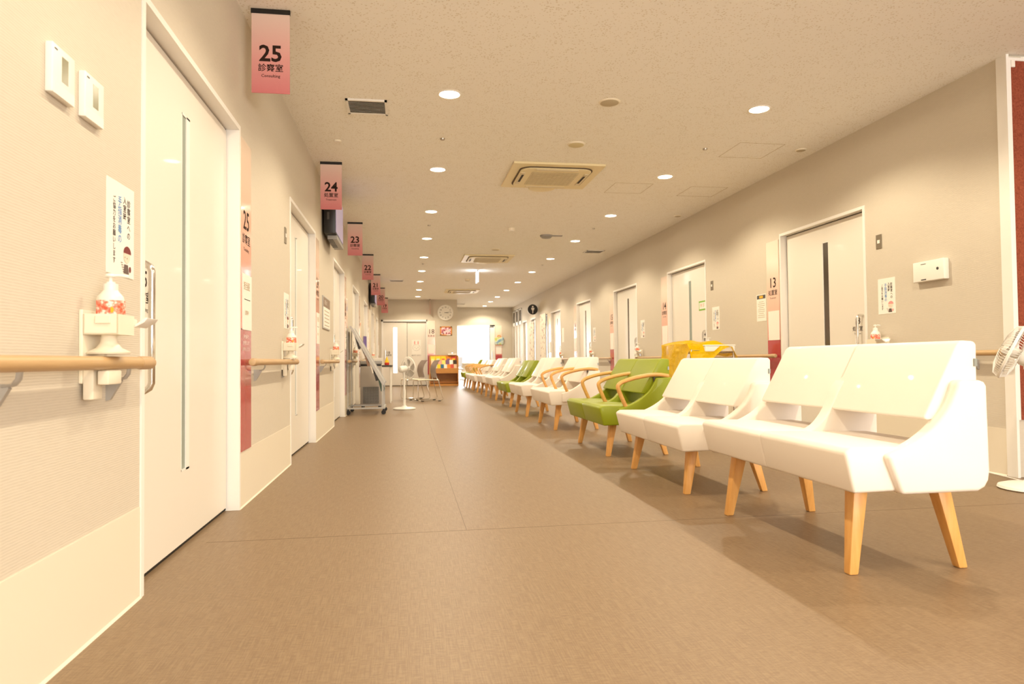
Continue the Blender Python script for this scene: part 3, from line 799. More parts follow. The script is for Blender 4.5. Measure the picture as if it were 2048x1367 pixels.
def cassette(y, label):
    t = thing('ceiling_air_conditioner', label, 'air conditioner', (1.535, y, HC), 0, 'square four-way ceiling air conditioners')
    cm = mat('yellowed_plastic', 'EBDDB4', 0.4)
    b = BM(); box(b, -0.475, 0.475, -0.475, 0.475, -0.022, 0); soft(b, 0.004, 2); obj('panel', b, cm, t)
    b = BM()   # raised centre with rounded corners
    def rr(h, r, n=6):
        pts = []
        for cx, cy, a0 in ((h-r, h-r, 0), (-h+r, h-r, PI/2), (-h+r, -h+r, PI), (h-r, -h+r, 1.5*PI)):
            pts += [(cx+r*math.cos(a0+PI/2*k/n), cy+r*math.sin(a0+PI/2*k/n)) for k in range(n+1)]
        return pts
    prism(b, rr(0.385, 0.12), -0.030, -0.020, 'z'); obj('air_slot', b, mat('slot_shadow_grey', '5B4A36', 0.7), t)
    b = BM(); prism(b, rr(0.372, 0.112), -0.040, -0.028, 'z'); soft(b, 0.003, 2, 1.0); obj('centre_plate', b, cm, t)
    b = BM()
    for a in range(4):
        R = Matrix.Rotation(a*PI/2, 3, 'Z'); n0 = len(b.verts)
        box(b, -0.22, 0.22, -0.355, -0.315, -0.046, -0.040)
        b.verts.ensure_lookup_table()
        for v_ in b.verts[n0:]: v_.co = R @ v_.co
    obj('louvre_flap', b, mat('louvre_pale', 'DCCFB0', 0.4), t)
    b = BM(); box(b, -0.25, 0.25, -0.25, 0.25, -0.043, -0.040)
    for k in range(-5, 6): box(b, k*0.045-0.002, k*0.045+0.002, -0.25, 0.25, -0.0455, -0.043)
    for k in range(-5, 6): box(b, -0.25, 0.25, k*0.045-0.002, k*0.045+0.002, -0.0455, -0.043)
    obj('intake_grille', b, mat('intake_grille_tan', 'CFC19D', 0.5), t)
    for sx in (-1, 1):
        b = BM(); box(b, sx*0.33-0.012, sx*0.33+0.012, -0.15, 0.13, -0.0475, -0.0465); obj('slot_opening', b, mat('slot_dark', '241A12', 0.7), t)
    b = BM(); lathe(b, (0, 0.50, 0), [(0.16, 0), (0.15, -0.02), (0.10, -0.03), (0.02, -0.032)], 24); obj('sensor_dome', b, cm, t, smooth=True)
cassette(7.15, 'square ceiling air conditioner nearest the viewer')
cassette(13.15, 'square ceiling air conditioner, second along the corridor')
cassette(19.4, 'square ceiling air conditioner, farthest along the corridor')
def ceil_disc(name, x, y, r, h, m, label, cat, group=None):
    t = thing(name, label, cat, (x, y, HC), 0, group)
    b = BM(); lathe(b, (0, 0, 0), [(r, 0), (r*0.98, -h*0.5), (r*0.9, -h*0.8), (r*0.88, -h), (0.01, -h)], 28); obj('rim', b, cream_pl if name != 'sprinkler_head' else m, t, smooth=True)
    b = BM(); lathe(b, (0, 0, 0), [(r*0.84, -h), (r*0.8, -h*1.15), (0.01, -h*1.2)], 28); obj('cover', b, m, t, smooth=True)
    return t
spk = mat('speaker_mesh', 'BFB39A', 0.7)
ceil_disc('ceiling_speaker', 1.554, 5.05, 0.085, 0.008, spk, 'round greyish ceiling speaker nearest the viewer', 'speaker')
ceil_disc('smoke_detector', 1.547, 6.08, 0.085, 0.012, mat('aged_cream', 'D8CBA0', 0.5), 'flat round cream ceiling cover in front of the nearest air conditioner', 'ceiling cover')
ceil_disc('smoke_detector', -0.611, 6.24, 0.035, 0.012, white_pl, 'small white ceiling detector near the left wall', 'detector')
ceil_disc('smoke_detector', 3.734, 5.99, 0.05, 0.01, spk, 'small round ceiling detector near the right wall', 'detector')
ceil_disc('smoke_detector', 3.73, 9.0, 0.05, 0.01, spk, 'second small round detector near the right wall, farther away', 'detector')
ceil_disc('smoke_detector', 1.557, 10.11, 0.05, 0.04, white_pl, 'white dome detector mid ceiling between two air conditioners', 'detector')
ceil_disc('smoke_detector', 1.57, 12.1, 0.085, 0.01, spk, 'flat round cover just before the second air conditioner', 'ceiling cover')
ceil_disc('smoke_detector', 1.45, 16.6, 0.06, 0.04, spk, 'dome detector left of the hanging light box', 'detector')
# camera-like fitting
t = thing('ceiling_sensor', 'dull grey lamp-like sensor on the ceiling right of centre', 'sensor', (2.2, 10.65, HC))
b = BM(); lathe(b, (0, 0, 0), [(0.10, 0), (0.098, -0.02), (0.07, -0.045), (0.01, -0.05)], 24); obj('dome', b, grey_pl, t, smooth=True)
b = BM(); box(b, 0.08, 0.26, -0.03, 0.03, -0.012, 0); soft(b, 0.003, 2); obj('arm', b, grey_pl, t)
for k, (x, y, w_) in enumerate(((0.319, 6.07, 'between the first two lights of the left row'), (2.80, 6.07, 'between the first two lights of the right row'), (0.32, 10.0, 'in the left row past the third light'),
                 (2.80, 10.0, 'in the right row past the third light'), (0.32, 14.0, 'in the left row past the fifth light'), (2.8, 14.0, 'in the right row past the fifth light'))):
    ceil_disc('sprinkler_head', x, y, 0.022, 0.012, steel, 'tiny metal sprinkler head '+w_, 'sprinkler', 'sprinkler heads')
def vent(x, y, wx, wy, label, n=9):
    t = thing('ceiling_vent', label, 'vent', (x, y, HC), 0)
    b = BM(); hx, hy = wx/2, wy/2
    box(b, -hx, hx, -hy, -hy+0.018, -0.012, 0); box(b, -hx, hx, hy-0.018, hy, -0.012, 0); box(b, -hx, -hx+0.018, -hy, hy, -0.012, 0); box(b, hx-0.018, hx, -hy, hy, -0.012, 0)
    obj('frame', b, frame_m, t)
    b = BM(); box(b, -hx+0.01, hx-0.01, -hy+0.01, hy-0.01, -0.003, -0.001); obj('backing', b, mat('vent_shadow', '6D6256', 0.8), t)
    b = BM()
    for k in range(n):
        yy = -hy+0.03+(wy-0.06)*k/(n-1)
        prism(b, [(yy-0.010, -0.011), (yy-0.008, -0.012), (yy+0.009, -0.004), (yy+0.007, -0.003)], -hx+0.018, hx-0.018, 'x')
    obj('slats', b, white_pl, t)
vent(-0.30, 5.37, 0.31, 0.30, 'square slatted ceiling vent nearest the viewer, left of the lights')
vent(3.4, 12.15, 0.34, 0.30, 'slatted ceiling vent near the right wall', 7)
vent(-0.26, 17.0, 0.34, 0.30, 'small slatted ceiling vent far along near the left wall', 7)
vent(1.75, 23.9, 0.5, 0.25, 'slatted ceiling vent in the recess by the far doorway', 5)
def hatch(x, y, label, sz=0.45):
    b = BM(); h = sz/2; w2 = 0.004
    for (a, c, d, e) in ((-h, h, -h, -h+w2), (-h, h, h-w2, h), (-h, -h+w2, -h, h), (h-w2, h, -h, h)): box(b, a, c, d, e, -0.0015, 0)
    tag(obj('ceiling_hatch', b, mat('hatch_edge', 'B5A68C', 0.6), None, loc=(x, y, HC)), label, 'ceiling hatch')
hatch(3.27, 6.08, 'thin square access hatch outline in the ceiling, right of the nearest lights')
hatch(3.48, 7.66, 'thin square access hatch outline near the right wall, the farther pair')
hatch(2.55, 7.6, 'thin square access hatch outline just right of the nearest air conditioner')
t = thing('hanging_light_box', 'thin lit guidance light box hanging edge-on from the ceiling', 'sign', (1.525, 15.0, HC))
b = BM(); box(b, -0.004, 0.016, -0.16, 0.16, -0.27, -0.02); obj('frame', b, alu, t)
b = BM(); box(b, -0.012, -0.004, -0.15, 0.15, -0.265, -0.03); obj('lit_panel', b, exit_m, t)
b = BM(); box(b, 0.016, 0.022, -0.15, 0.15, -0.265, -0.03); obj('lit_back', b, exit_m, t)
b = BM(); box(b, -0.002, 0.012, -0.12, 0.12, -0.02, 0); obj('hanger', b, alu, t)

# wall televisions
def tv(y, label):
    t = thing('wall_television', label, 'television', (XL, y, 2.36), 0, 'televisions high on the left wall')
    b = BM(); box(b, 0.025, 0.15, -0.42, 0.42, -0.17, 0.30); soft(b, 0.008, 2); obj('housing', b, black_pl, t, smooth=True)
    b = BM(); box(b, 0.15, 0.154, -0.40, 0.40, -0.15, 0.28); obj('screen', b, screen_m, t)
    b = BM(); box(b, 0.05, 0.155, -0.30, 0.42, -0.215, -0.17); soft(b, 0.004, 2); obj('speaker_bar', b, grey_pl, t)
    b = BM()
    for k in range(6): box(b, 0.05, 0.11, -0.3+0.1*k, -0.25+0.1*k, -0.218, -0.214)
    obj('speaker_slots', b, black_pl, t)
    b = BM(); box(b, 0, 0.03, -0.12, 0.12, -0.1, 0.2); obj('wall_bracket', b, dgrey_pl, t)
    b = BM(); box(b, 0.06, 0.085, -0.426, -0.42, -0.02, 0.06); obj('side_socket', b, dgrey_pl, t)
tv(7.98, 'nearer black television high on the left wall, behind hanging sign 24')
tv(16.9, 'farther black television high on the left wall, behind hanging sign 21')

# ------------------------------------------------------------------ benches
def bench(y0, fx, W, D, dz, cover, label, arms=False, detail=2):
    cm = pal_wht if cover == 'white' else pal_grn
    t = thing('waiting_bench', label, 'bench', (fx, y0, 0), 0, 'two-seat benches in the long row')
    t['group'] = 'two-seat waiting benches in the long row'
    z = lambda v_: v_+dz
    # seat
    b = BM()
    pr = [(-0.095, 0.405), (-0.062, 0.262), (0.405, 0.270), (0.405, 0.415), (-0.07, 0.424)]
    for (a, c) in ((0.028, W/2), (W/2, W-0.028)):
        prism(b, [(x*D, z(q)) for x, q in pr], a, c, 'y')
    soft(b, 0.011, 3); obj('seat', b, cm, t, smooth=True)
    # side shells
    curve = [(0.05, 0.395), (0.115, 0.418), (0.18, 0.450), (0.245, 0.497), (0.295, 0.553), (0.325, 0.610), (0.336, 0.640)]
    cv = [(p.x, p.y) for p in [Vector((q[0], q[1])) for q in [(v3[0], v3[1]) for v3 in curve3([(a, c, 0) for a, c in curve], 3)]]]
    if arms:
        low = [(0.455, 0.646), (0.455, 0.30), (0.05, 0.30)]
    else:
        low = [(0.345, 0.652), (0.36, 0.657), (0.428, 0.655), (0.446, 0.649), (0.455, 0.634), (0.459, 0.33), (0.453, 0.295), (0.437, 0.270), (0.41, 0.257), (0.105, 0.256)]
    prof = cv + low
    for yy in ((0.0, 0.062), (W-0.062, W)):
        b = BM(); prism(b, [(x*D, z(q)) for x, q in prof], yy[0], yy[1], 'y')
        soft(b, 0.015, 4, 0.9); obj('side_shell', b, cm, t, smooth=True)
    # centre fin
    b = BM(); fin = [(0.10, 0.41), (0.165, 0.442), (0.212, 0.492), (0.243, 0.55), (0.272, 0.61), (0.325, 0.67)]
    fn = [(p.x, p.y) for p in curve3([(a, c, 0) for a, c in fin], 3)] + [(0.45, 0.69), (0.45, 0.40)]
    prism(b, [(x*D, z(q)) for x, q in fn], W/2-0.033, W/2+0.033, 'y'); soft(b, 0.012, 3, 0.6); obj('centre_fin', b, cm, t, smooth=True)
    # back pads
    pp = [(0.232, 0.520), (0.245, 0.512), (0.452, 0.520), (0.456, 0.785), (0.445, 0.797), (0.395, 0.800), (0.375, 0.785), (0.31, 0.665)]
    for (a, c) in ((0.045, W/2-0.002), (W/2+0.002, W-0.045)):
        b = BM(); prism(b, [(x*D, z(q)) for x, q in pp], a, c, 'y'); soft(b, 0.019, 4, 0.45); obj('backrest', b, cm, t, smooth=True)
    # maker's tag on the near edge
    b = BM(); box(b, 0.440*D, 0.452*D, 0.040, 0.046, z(0.705), z(0.733)); obj('tag', b, mat('tag_grey', '8C9088', 0.4, metal=0.5), t)
    # legs
    for (sx, sy) in ((0, 0), (0, 1), (1, 0), (1, 1)):
        b = BM()
        fx_, fy = (0.0 if not sx else 0.452*D), (0.145 if not sy else W-0.125)
        tx, ty = (0.052 if not sx else 0.385*D), fy+(0.03 if not sy else -0.03)
        hT = 0.262+dz+0.012; wb, wt = 0.0185, 0.030
        q = []
        for (cx, cy, zz, hw) in ((fx_, fy, 0.0, wb), (tx, ty, hT, wt)):
            q.append([b.verts.new((cx+a*hw, cy+c*hw, zz)) for a, c in ((-1, -1), (1, -1), (1, 1), (-1, 1))])
        b.faces.new(q[0][::-1]); b.faces.new(q[1])
        for k in range(4): b.faces.new((q[0][k], q[0][(k+1) % 4], q[1][(k+1) % 4], q[1][k]))
        soft(b, 0.006, 2); obj('leg', b, leg_wood, t, smooth=True)
    if arms:
        for yy in (0.03, W/2, W-0.03):
            b = BM()
            pts = curve3([(0.44*D, yy, z(0.655)), (0.34*D, yy, z(0.668)), (0.20*D, yy, z(0.648)), (0.10*D, yy, z(0.618)), (0.055*D, yy, z(0.588)), (0.055*D, yy, z(0.55)), (0.085*D, yy, z(0.47)), (0.12*D, yy, z(0.385))], 4)
            tube(b, pts, 0.017, 12, rx=0.021); obj('armrest', b, arm_wood, t, smooth=True)
            b = BM(); cyl(b, (0.33*D, yy, z(0.58)), 0.008, 0.08, 'z', 10); obj('armrest_post', b, dgrey_pl, t)
    return t
bench(2.175, 1.61, 1.24, 1.0, 0.055, 'white', 'white two-seat bench nearest the viewer, at the right of the row')
bench(3.70, 1.62, 1.22, 1.08, 0.0, 'white', 'white two-seat bench, second in the row, without wooden arms')
bench(5.31, 1.625, 1.20, 1.10, 0.0, 'green', 'green two-seat bench with three wooden arms, third in the row', True)
bench(7.46, 1.65, 1.20, 1.08, 0.025, 'white', 'white two-seat bench with wooden arms right behind the near green bench', True)
bench(9.34, 1.65, 1.20, 1.08, 0.03, 'white', 'white armless bench between the armed white bench and the middle green one')
bench(11.36, 1.72, 1.20, 1.08, -0.01, 'green', 'green two-seat bench without arms in the middle of the row')
bench(13.35, 1.73, 1.20, 1.08, 0.04, 'white', 'white armless bench right behind the middle green bench')
bench(14.9, 1.70, 1.20, 1.08, 0.04, 'white', 'white armless bench, second behind the middle green bench')
bench(16.85, 1.71, 1.20, 1.08, 0.01, 'white', 'far white bench with wooden arms, nearer of the two before the last green one', True)
bench(18.45, 1.73, 1.20, 1.08, 0.01, 'white', 'far white bench with wooden arms, next to the last green one', True)
bench(20.1, 1.72, 1.20, 1.08, 0.02, 'green', 'green bench with wooden arms at the far end of the row', True)

# ------------------------------------------------------------------ pedestal fans
def fan(loc, head_dir, pole_h, R, label, base_r=0.17):
    t = thing('pedestal_fan', label, 'fan', loc, 0)
    b = BM(); lathe(b, (0, 0, 0), [(base_r*0.93, 0.0), (base_r, 0.008), (base_r*0.97, 0.022), (base_r*0.75, 0.034), (0.05, 0.04), (0.035, 0.06)], 36); obj('base', b, white_pl, t, smooth=True)
    b = BM(); cyl(b, (0, 0, 0.05), 0.024, pole_h*0.45, 'z', 16); cyl(b, (0, 0, 0.05+pole_h*0.45), 0.017, pole_h*0.55-0.07, 'z', 16); obj('pole', b, white_pl, t, smooth=True)
    n = Vector(head_dir).normalized(); zax = n; xax = Vector((0, 0, 1)).cross(zax).normalized(); yax = zax.cross(xax)
    M4 = Matrix((xax, yax, zax)).transposed()
    hc = Vector((0, 0, pole_h+0.04))
    b = BM(); box(b, -0.02, 0.02, -0.02, 0.02, pole_h-0.03, pole_h+0.02); soft(b, 0.005, 2); obj('neck', b, white_pl, t)
    b = BM(); lathe(b, hc, [(0.03, -0.10), (0.048, -0.09), (0.055, -0.05), (0.055, 0.03), (0.045, 0.045)], 24, M4=M4); obj('motor_housing', b, white_pl, t, smooth=True)
    b = BM(); NS = 60
    for k in range(NS):
        a = 2*PI*k/NS; rad = []
        for rr_, h in ((0.045, 0.045), (R*0.55, 0.040), (R*0.9, 0.055), (R, 0.085)): rad.append(hc+M4 @ Vector((rr_*math.cos(a), rr_*math.sin(a), h)))
        tube(b, rad, 0.0013, 4)
        rad = []
        for rr_, h in ((0.035, 0.150), (R*0.6, 0.145), (R*0.92, 0.125), (R, 0.095)): rad.append(hc+M4 @ Vector((rr_*math.cos(a), rr_*math.sin(a), h)))
        tube(b, rad, 0.0013, 4)
    obj('wire_guard', b, white_pl, t)
    b = BM(); pts = [hc+M4 @ Vector((R*math.cos(2*PI*k/40), R*math.sin(2*PI*k/40), 0.09)) for k in range(40)]; tube(b, pts, 0.006, 8, rx=0.010, closed=True); obj('guard_rim', b, white_pl, t, smooth=True)
    b = BM()
    for k in range(5):
        a0 = 2*PI*k/5; P = []
        ring = []
        for q in range(7):
            a = a0+q/6*0.95; r1 = R*0.84*(1-0.10*abs(q-3)/3)
            tw = 0.115-0.035*q/6
            ring.append((Vector((0.035*math.cos(a0+q/6*0.8), 0.035*math.sin(a0+q/6*0.8), 0.105-0.012*q/6)), Vector((r1*math.cos(a), r1*math.sin(a), tw))))
        va = [b.verts.new(hc+M4 @ p[0]) for p in ring]; vb = [b.verts.new(hc+M4 @ p[1]) for p in ring]
        for q in range(6): b.faces.new((va[q], va[q+1], vb[q+1], vb[q]))
    bmesh.ops.solidify(b, geom=list(b.faces), thickness=0.002)
    obj('blades', b, mat('fan_blade_grey', 'B7ADA2', 0.3, alpha=0.9), t, smooth=True)
    b = BM(); lathe(b, hc, [(0.03, 0.045), (0.03, 0.12), (0.024, 0.135), (0.006, 0.14)], 20, M4=M4); obj('blade_hub', b, white_pl, t, smooth=True)
    return t
fan((3.66, 3.56, 0), (-0.62, 0.66, 0.42), 0.74, 0.165, 'white pedestal fan cut off by the right edge of the picture', 0.175)
fan((-0.06, 11.5, 0), (0.78, 0.60, 0.10), 0.63, 0.185, 'white pedestal fan standing on the floor beside the wheeled rack', 0.19)

# ------------------------------------------------------------------ wheeled brochure rack
t = thing('brochure_rack', 'silver wheeled rack with sloping brochure panel by the left wall', 'rack', (-0.66, 10.85, 0))
def bar(bm, a, c, r=0.013): tube(bm, [a, c], r, 8)
b = BM()
x0, x1, ya, yb = -0.235, 0.315, -0.35, 0.35
box(b, x0, x1, ya-0.015, ya+0.015, 0.085, 0.110); box(b, x0, x1, yb-0.015, yb+0.015, 0.085, 0.110)
box(b, x0-0.012, x0+0.018, ya, yb, 0.085, 0.11); box(b, x1-0.03, x1, ya, yb, 0.085, 0.11)
for yy in (ya, yb):
    box(b, x1-0.045, x1-0.02, yy-0.013, yy+0.013, 0.11, 0.50); box(b, x0, x0+0.012, yy-0.008, yy+0.008, 0.11, 1.30)
obj('frame', b, alu, t)
b = BM(); N = (0.50, 0.83)
def slope(u): return (-0.205+0.475*u, 1.325-0.86*u)
for yy in (ya-0.02, yb-0.005):
    p0, p1 = slope(0), slope(1); prism(b, [(p0[0], p0[1]), (p0[0]+0.03, p0[1]+0.012), (p1[0]+0.05, p1[1]-0.0), (p1[0]+0.012, p1[1]-0.03)], yy, yy+0.025, 'y')
p0, p1 = slope(0), slope(1)
prism(b, [(p0[0]+0.004, p0[1]), (p0[0]+0.02, p0[1]+0.01), (p1[0]+0.03, p1[1]+0.01), (p1[0]+0.014, p1[1])], ya, yb, 'y')
obj('sloping_panel', b, alu, t)
brm = [mat('brochure_green', '2E4A3A', 0.4), mat('brochure_dark', '2A241F', 0.4), mat('brochure_tan', '8E6F58', 0.4), mat('brochure_white', 'E9E2D6', 0.4)]
for k, (u, m_, wz) in enumerate(((0.16, 1, 0.13), (0.30, 3, 0.16), (0.44, 2, 0.15), (0.60, 3, 0.12), (0.70, 1, 0.15), (0.86, 0, 0.17))):
    p = slope(u); b = BM()
    prism(b, [(p[0], p[1]-0.004), (p[0]+0.035, p[1]-0.066), (p[0]+0.095, p[1]-wz-0.06), (p[0]+0.055, p[1]-wz-0.07)], ya-0.01, yb-0.04, 'y'); obj('brochure_pocket', b, brm[m_], t)
for (xx, yy) in ((x0+0.01, ya), (x0+0.01, yb), (x1-0.02, ya), (x1-0.02, yb)):
    b = BM(); cyl(b, (xx, yy-0.012, 0.034), 0.034, 0.024, 'y', 20); box(b, xx-0.012, xx+0.012, yy-0.018, yy+0.018, 0.04, 0.086); obj('caster', b, black_pl, t, smooth=True)

# grey appliance behind the rack
t = thing('air_purifier', 'tall grey appliance with a mesh grille behind the wheeled rack', 'air purifier', (-0.62, 11.95, 0))
b = BM(); box(b, -0.175, 0.175, -0.15, 0.15, 0.06, 0.72); soft(b, 0.012, 3); obj('body', b, mat('appliance_grey', 'ABA29A', 0.45), t, smooth=True)
b = BM(); box(b, -0.17, 0.17, -0.145, 0.145, 0.72, 0.75); obj('vent_band', b, black_pl, t)
b = BM(); box(b, -0.18, 0.18, -0.155, 0.155, 0.75, 0.81); soft(b, 0.012, 3); obj('lid', b, grey_pl, t, smooth=True)
b = BM(); box(b, -0.13, 0.13, -0.156, -0.151, 0.09, 0.37)
obj('grille_back', b, dgrey_pl, t)
b = BM()
for k in range(14): box(b, -0.13+0.02*k-0.003, -0.13+0.02*k+0.003, -0.16, -0.156, 0.09, 0.37)
for k in range(15): box(b, -0.13, 0.13, -0.161, -0.157, 0.09+0.02*k-0.002, 0.09+0.02*k+0.002)
obj('grille', b, grey_pl, t)
for sx in (-1, 1):
    for sy in (-1, 1): b = BM(); cyl(b, (sx*0.14, sy*0.11, 0.0), 0.022, 0.06, 'z', 12); obj('foot', b, black_pl, t)
# white table with small items behind it
t = thing('side_table', 'white narrow table with a dark top behind the grey appliance', 'table', (-0.60, 13.6, 0))
b = BM(); box(b, -0.28, 0.30, -0.35, 0.35, 0.69, 0.725); soft(b, 0.004, 2); obj('tabletop', b, dgrey_pl, t)
for sx in (-0.25, 0.27):
    for sy in (-0.31, 0.31):
        b = BM(); cyl(b, (sx, sy, 0), 0.016, 0.69, 'z', 12); obj('leg', b, white_pl, t)
def small_box(x, y, z, sx, sy, sz, m, label, name='storage_box'):
    tt = thing(name, label, 'box', (x, y, z))
    b = BM(); box(b, -sx/2, sx/2, -sy/2, sy/2, 0, sz*0.8); soft(b, 0.004, 2); obj('body', b, m, tt)
    b = BM(); box(b, -sx/2-0.004, sx/2+0.004, -sy/2-0.004, sy/2+0.004, sz*0.8, sz); soft(b, 0.003, 2); obj('lid', b, m, tt)
small_box(-0.62, 13.45, 0.725, 0.26, 0.2, 0.14, paper, 'white box on the narrow table, the wider of two')
small_box(-0.79, 13.75, 0.725, 0.12, 0.2, 0.20, cream_pl, 'cream box on the narrow table against the wall')
t = thing('soap_pot', 'small yellow and red pot at the edge of the narrow table', 'pot', (-0.40, 13.45, 0.725))
b = BM(); lathe(b, (0, 0, 0), [(0.035, 0), (0.045, 0.01), (0.045, 0.045), (0.038, 0.05)], 20); obj('body', b, mat('red_plastic', 'D9301C', 0.4), t, smooth=True)
b = BM(); lathe(b, (0, 0, 0), [(0.045, 0.05), (0.04, 0.07), (0.02, 0.12), (0.008, 0.16)], 20); obj('cap', b, mat('yellow_plastic', 'F2C417', 0.4), t, smooth=True)
t = thing('hanging_apron', 'purple cloth hanging on the left wall near door 21', 'cloth', (XL, 14.45, 1.15))
b = BM()
for k in range(8):
    a = k/7; prism(b, [(-0.10+0.2*a-0.02, -0.16), (-0.10+0.2*a+0.02, -0.16), (-0.02+0.05*a+0.01, 0.17), (-0.02+0.05*a-0.01, 0.17)], 0.01+0.02*(k % 2), 0.05+0.02*(k % 2), 'x')
obj('folds', b, purple_m, t)
b = BM(); cyl(b, (0.0, 0.0, 0.17), 0.006, 0.05, 'x', 8); obj('hook', b, steel, t)

# ------------------------------------------------------------------ stacking chairs
def chair(loc, label, rot=0):
    t = thing('stacking_chair', label, 'chair', loc, rot, 'grey-backed chairs at the left side')
    b = BM(); prism(b, [(-0.23, 0.425), (-0.215, 0.436), (0.0, 0.432), (0.20, 0.425), (0.21, 0.408), (0, 0.414), (-0.21, 0.414)], -0.21, 0.21, 'y'); soft(b, 0.004, 2, 0.8); obj('seat', b, mat('cream_seat', 'EADFC6', 0.5), t, smooth=True)
    b = BM(); cb = [(0.150, 0.46), (0.125, 0.55), (0.118, 0.62), (0.135, 0.70), (0.175, 0.77), (0.215, 0.815)]
    cc = [(p.x, p.y) for p in curve3([(a, c, 0) for a, c in cb], 4)]
    prism(b, cc+[(x+0.022, z_) for x, z_ in cc[::-1]], -0.20, 0.20, 'y'); obj('backrest', b, mat('mauve_grey_plastic', '8C7B74', 0.45), t, smooth=True)
    for sy in (-1, 1):
        b = BM(); y = sy*0.225
        tube(b, [(0.155, sy*0.19, 0.50), (0.17, sy*0.2, 0.43), (0.19, y, 0.40), (0.27, y, 0.08), (0.272, y, 0.04), (0.24, y, 0.016), (-0.18, y, 0.016), (-0.215, y, 0.03), (-0.222, y, 0.06), (-0.222, y, 0.39), (-0.20, y, 0.415), (0.0, y, 0.418), (0.18, y, 0.412)], 0.0085, 8); obj('sled_leg', b, chrome, t, smooth=True)
        b = BM(); box(b, -0.16, -0.11, y-0.011, y+0.011, 0.0, 0.018); obj('foot_pad', b, black_pl, t)
        b = BM(); box(b, 0.18, 0.23, y-0.011, y+0.011, 0.0, 0.018); obj('foot_pad', b, black_pl, t)
    b = BM(); bar(b, (-0.21, -0.225, 0.41), (-0.21, 0.225, 0.41), 0.008); bar(b, (0.16, -0.225, 0.41), (0.16, 0.225, 0.41), 0.008); obj('cross_bar', b, chrome, t, smooth=True)
chair((0.13, 14.35, 0), 'grey-backed chrome chair, the left and farther of the two by the fan', 0.25)
chair((0.37, 13.75, 0), 'grey-backed chrome chair, the right and nearer of the two by the fan', 0.20)

# ------------------------------------------------------------------ bookcase at the end wall
t = thing('magazine_rack', 'oak magazine rack full of colourful leaflets under the clock', 'bookcase', (1.14, 21.98, 0))
b = BM(); hw = 0.46
box(b, -hw, -hw+0.025, -0.2, 0.25, 0, 0.96); box(b, hw-0.025, hw, -0.2, 0.25, 0, 0.96); box(b, -hw+0.025, hw-0.025, 0.23, 0.25, 0, 0.98); box(b, -hw, hw, -0.17, 0.23, 0.0, 0.06)
obj('case', b, case_wood, t)
b = BM(); box(b, -hw+0.025, hw-0.025, -0.2, -0.18, 0.40, 0.56); obj('front_board', b, case_wood, t)
b = BM(); box(b, -hw+0.025, hw-0.025, -0.15, 0.23, 0.38, 0.40); box(b, -hw+0.025, hw-0.025, -0.16, 0.0, 0.10, 0.13); obj('shelf', b, case_dark, t)
b = BM(); prism(b, [(-0.16, 0.50), (-0.15, 0.50), (0.22, 0.95), (0.21, 0.96)], -hw+0.025, hw-0.025, 'x'); obj('sloping_back', b, case_wood, t)
cols = ['F4CF1B', '2E6A8C', 'F2E6D6', 'E88A2C', 'D95B4B', 'F3D6B8', '5C8A3C', 'EBA79A', 'F6E27A', '7A5A84', 'F1F0EC', '4A4038', 'F4B9A0', 'C9D6C0']
k = 0
for row, (zz, n) in enumerate(((0.86, 5), (0.72, 7), (0.585, 8))):
    xx = -hw+0.04; wd = (2*hw-0.08)/n
    for i in range(n):
        cc = 'F4CF1B' if (row == 0 and i < 3) else cols[k % len(cols)]; k += 1
        tt = thing('magazine', '', 'magazine', (1.14+xx+wd*(i+0.5), 21.98-0.14+0.36*(zz-0.50)/0.46, zz), 0, 'leaflets in the oak magazine rack')
        tt['label'] = '%s leaflet from the left in the %s row of the oak rack' % ((['first']+ORD[1:])[i], ('top', 'middle', 'bottom')[row])
        b = BM(); ww = wd*0.46; h = 0.12 if row else 0.10
        prism(b, [(-0.075, -0.085), (-0.069, -0.085), (0.031+0.0, h-0.02), (0.025, h-0.02)], -ww, ww, 'x'); obj('cover', b, mat('leaflet_'+cc, cc, 0.4), tt)
        b = BM(); prism(b, [(-0.0525, -0.045), (-0.0515, -0.045), (-0.0035, 0.03), (-0.0045, 0.03)], -ww*0.7, ww*0.5, 'x'); obj('title_block', b, mat('leaflet_'+cols[(k*5+3) % len(cols)], cols[(k*5+3) % len(cols)], 0.4), tt)
# a white card box on top
t = thing('card_box', 'cream card display box on the right of the oak rack top', 'box', (1.42, 22.14, 0.98))
b = BM(); box(b, -0.14, 0.14, -0.07, 0.06, 0.0, 0.05); obj('tray', b, paper, t)
b = BM(); box(b, -0.02, 0.03, -0.02, 0.02, 0.05, 0.085); soft(b, 0.01, 2); obj('bell', b, chrome, t)

# clock
t = thing('wall_clock', 'large round white wall clock on the end wall', 'clock', (1.22, YC, 2.36))
b = BM(); lathe(b, (0, -0.045, 0), [(0.22, 0.045), (0.255, 0.045), (0.258, 0.02), (0.25, 0.0), (0.235, 0.0), (0.23, 0.012), (0.01, 0.0121)], 48, 'y'); obj('rim', b, white_pl, t, smooth=True)
b = BM(); lathe(b, (0, -0.035, 0), [(0.23, 0.004), (0.23, 0.0), (0.01, 0.0)], 48, 'y'); obj('dial', b, paper, t)
for h in range(1, 13):
    a = PI/2-2*PI*h/12; letters(str(h), 0.062, (0.175*math.cos(a), -0.0358, 0.175*math.sin(a)), '-y', ink, t, name='numeral', bold=0.01)
def hand(L, wd, ang, nm, dy):
    b = BM(); a = PI/2-ang; d = Vector((math.cos(a), math.sin(a))); n = Vector((-d.y, d.x))
    pts = [tuple(-d*0.03+n*wd), tuple(-d*0.03-n*wd), tuple(d*L-n*wd*0.6), tuple(d*L+n*wd*0.6)]
    flat(b, pts, '-y', (0, dy, 0), 0, 0.0015); obj(nm, b, black_pl, t)
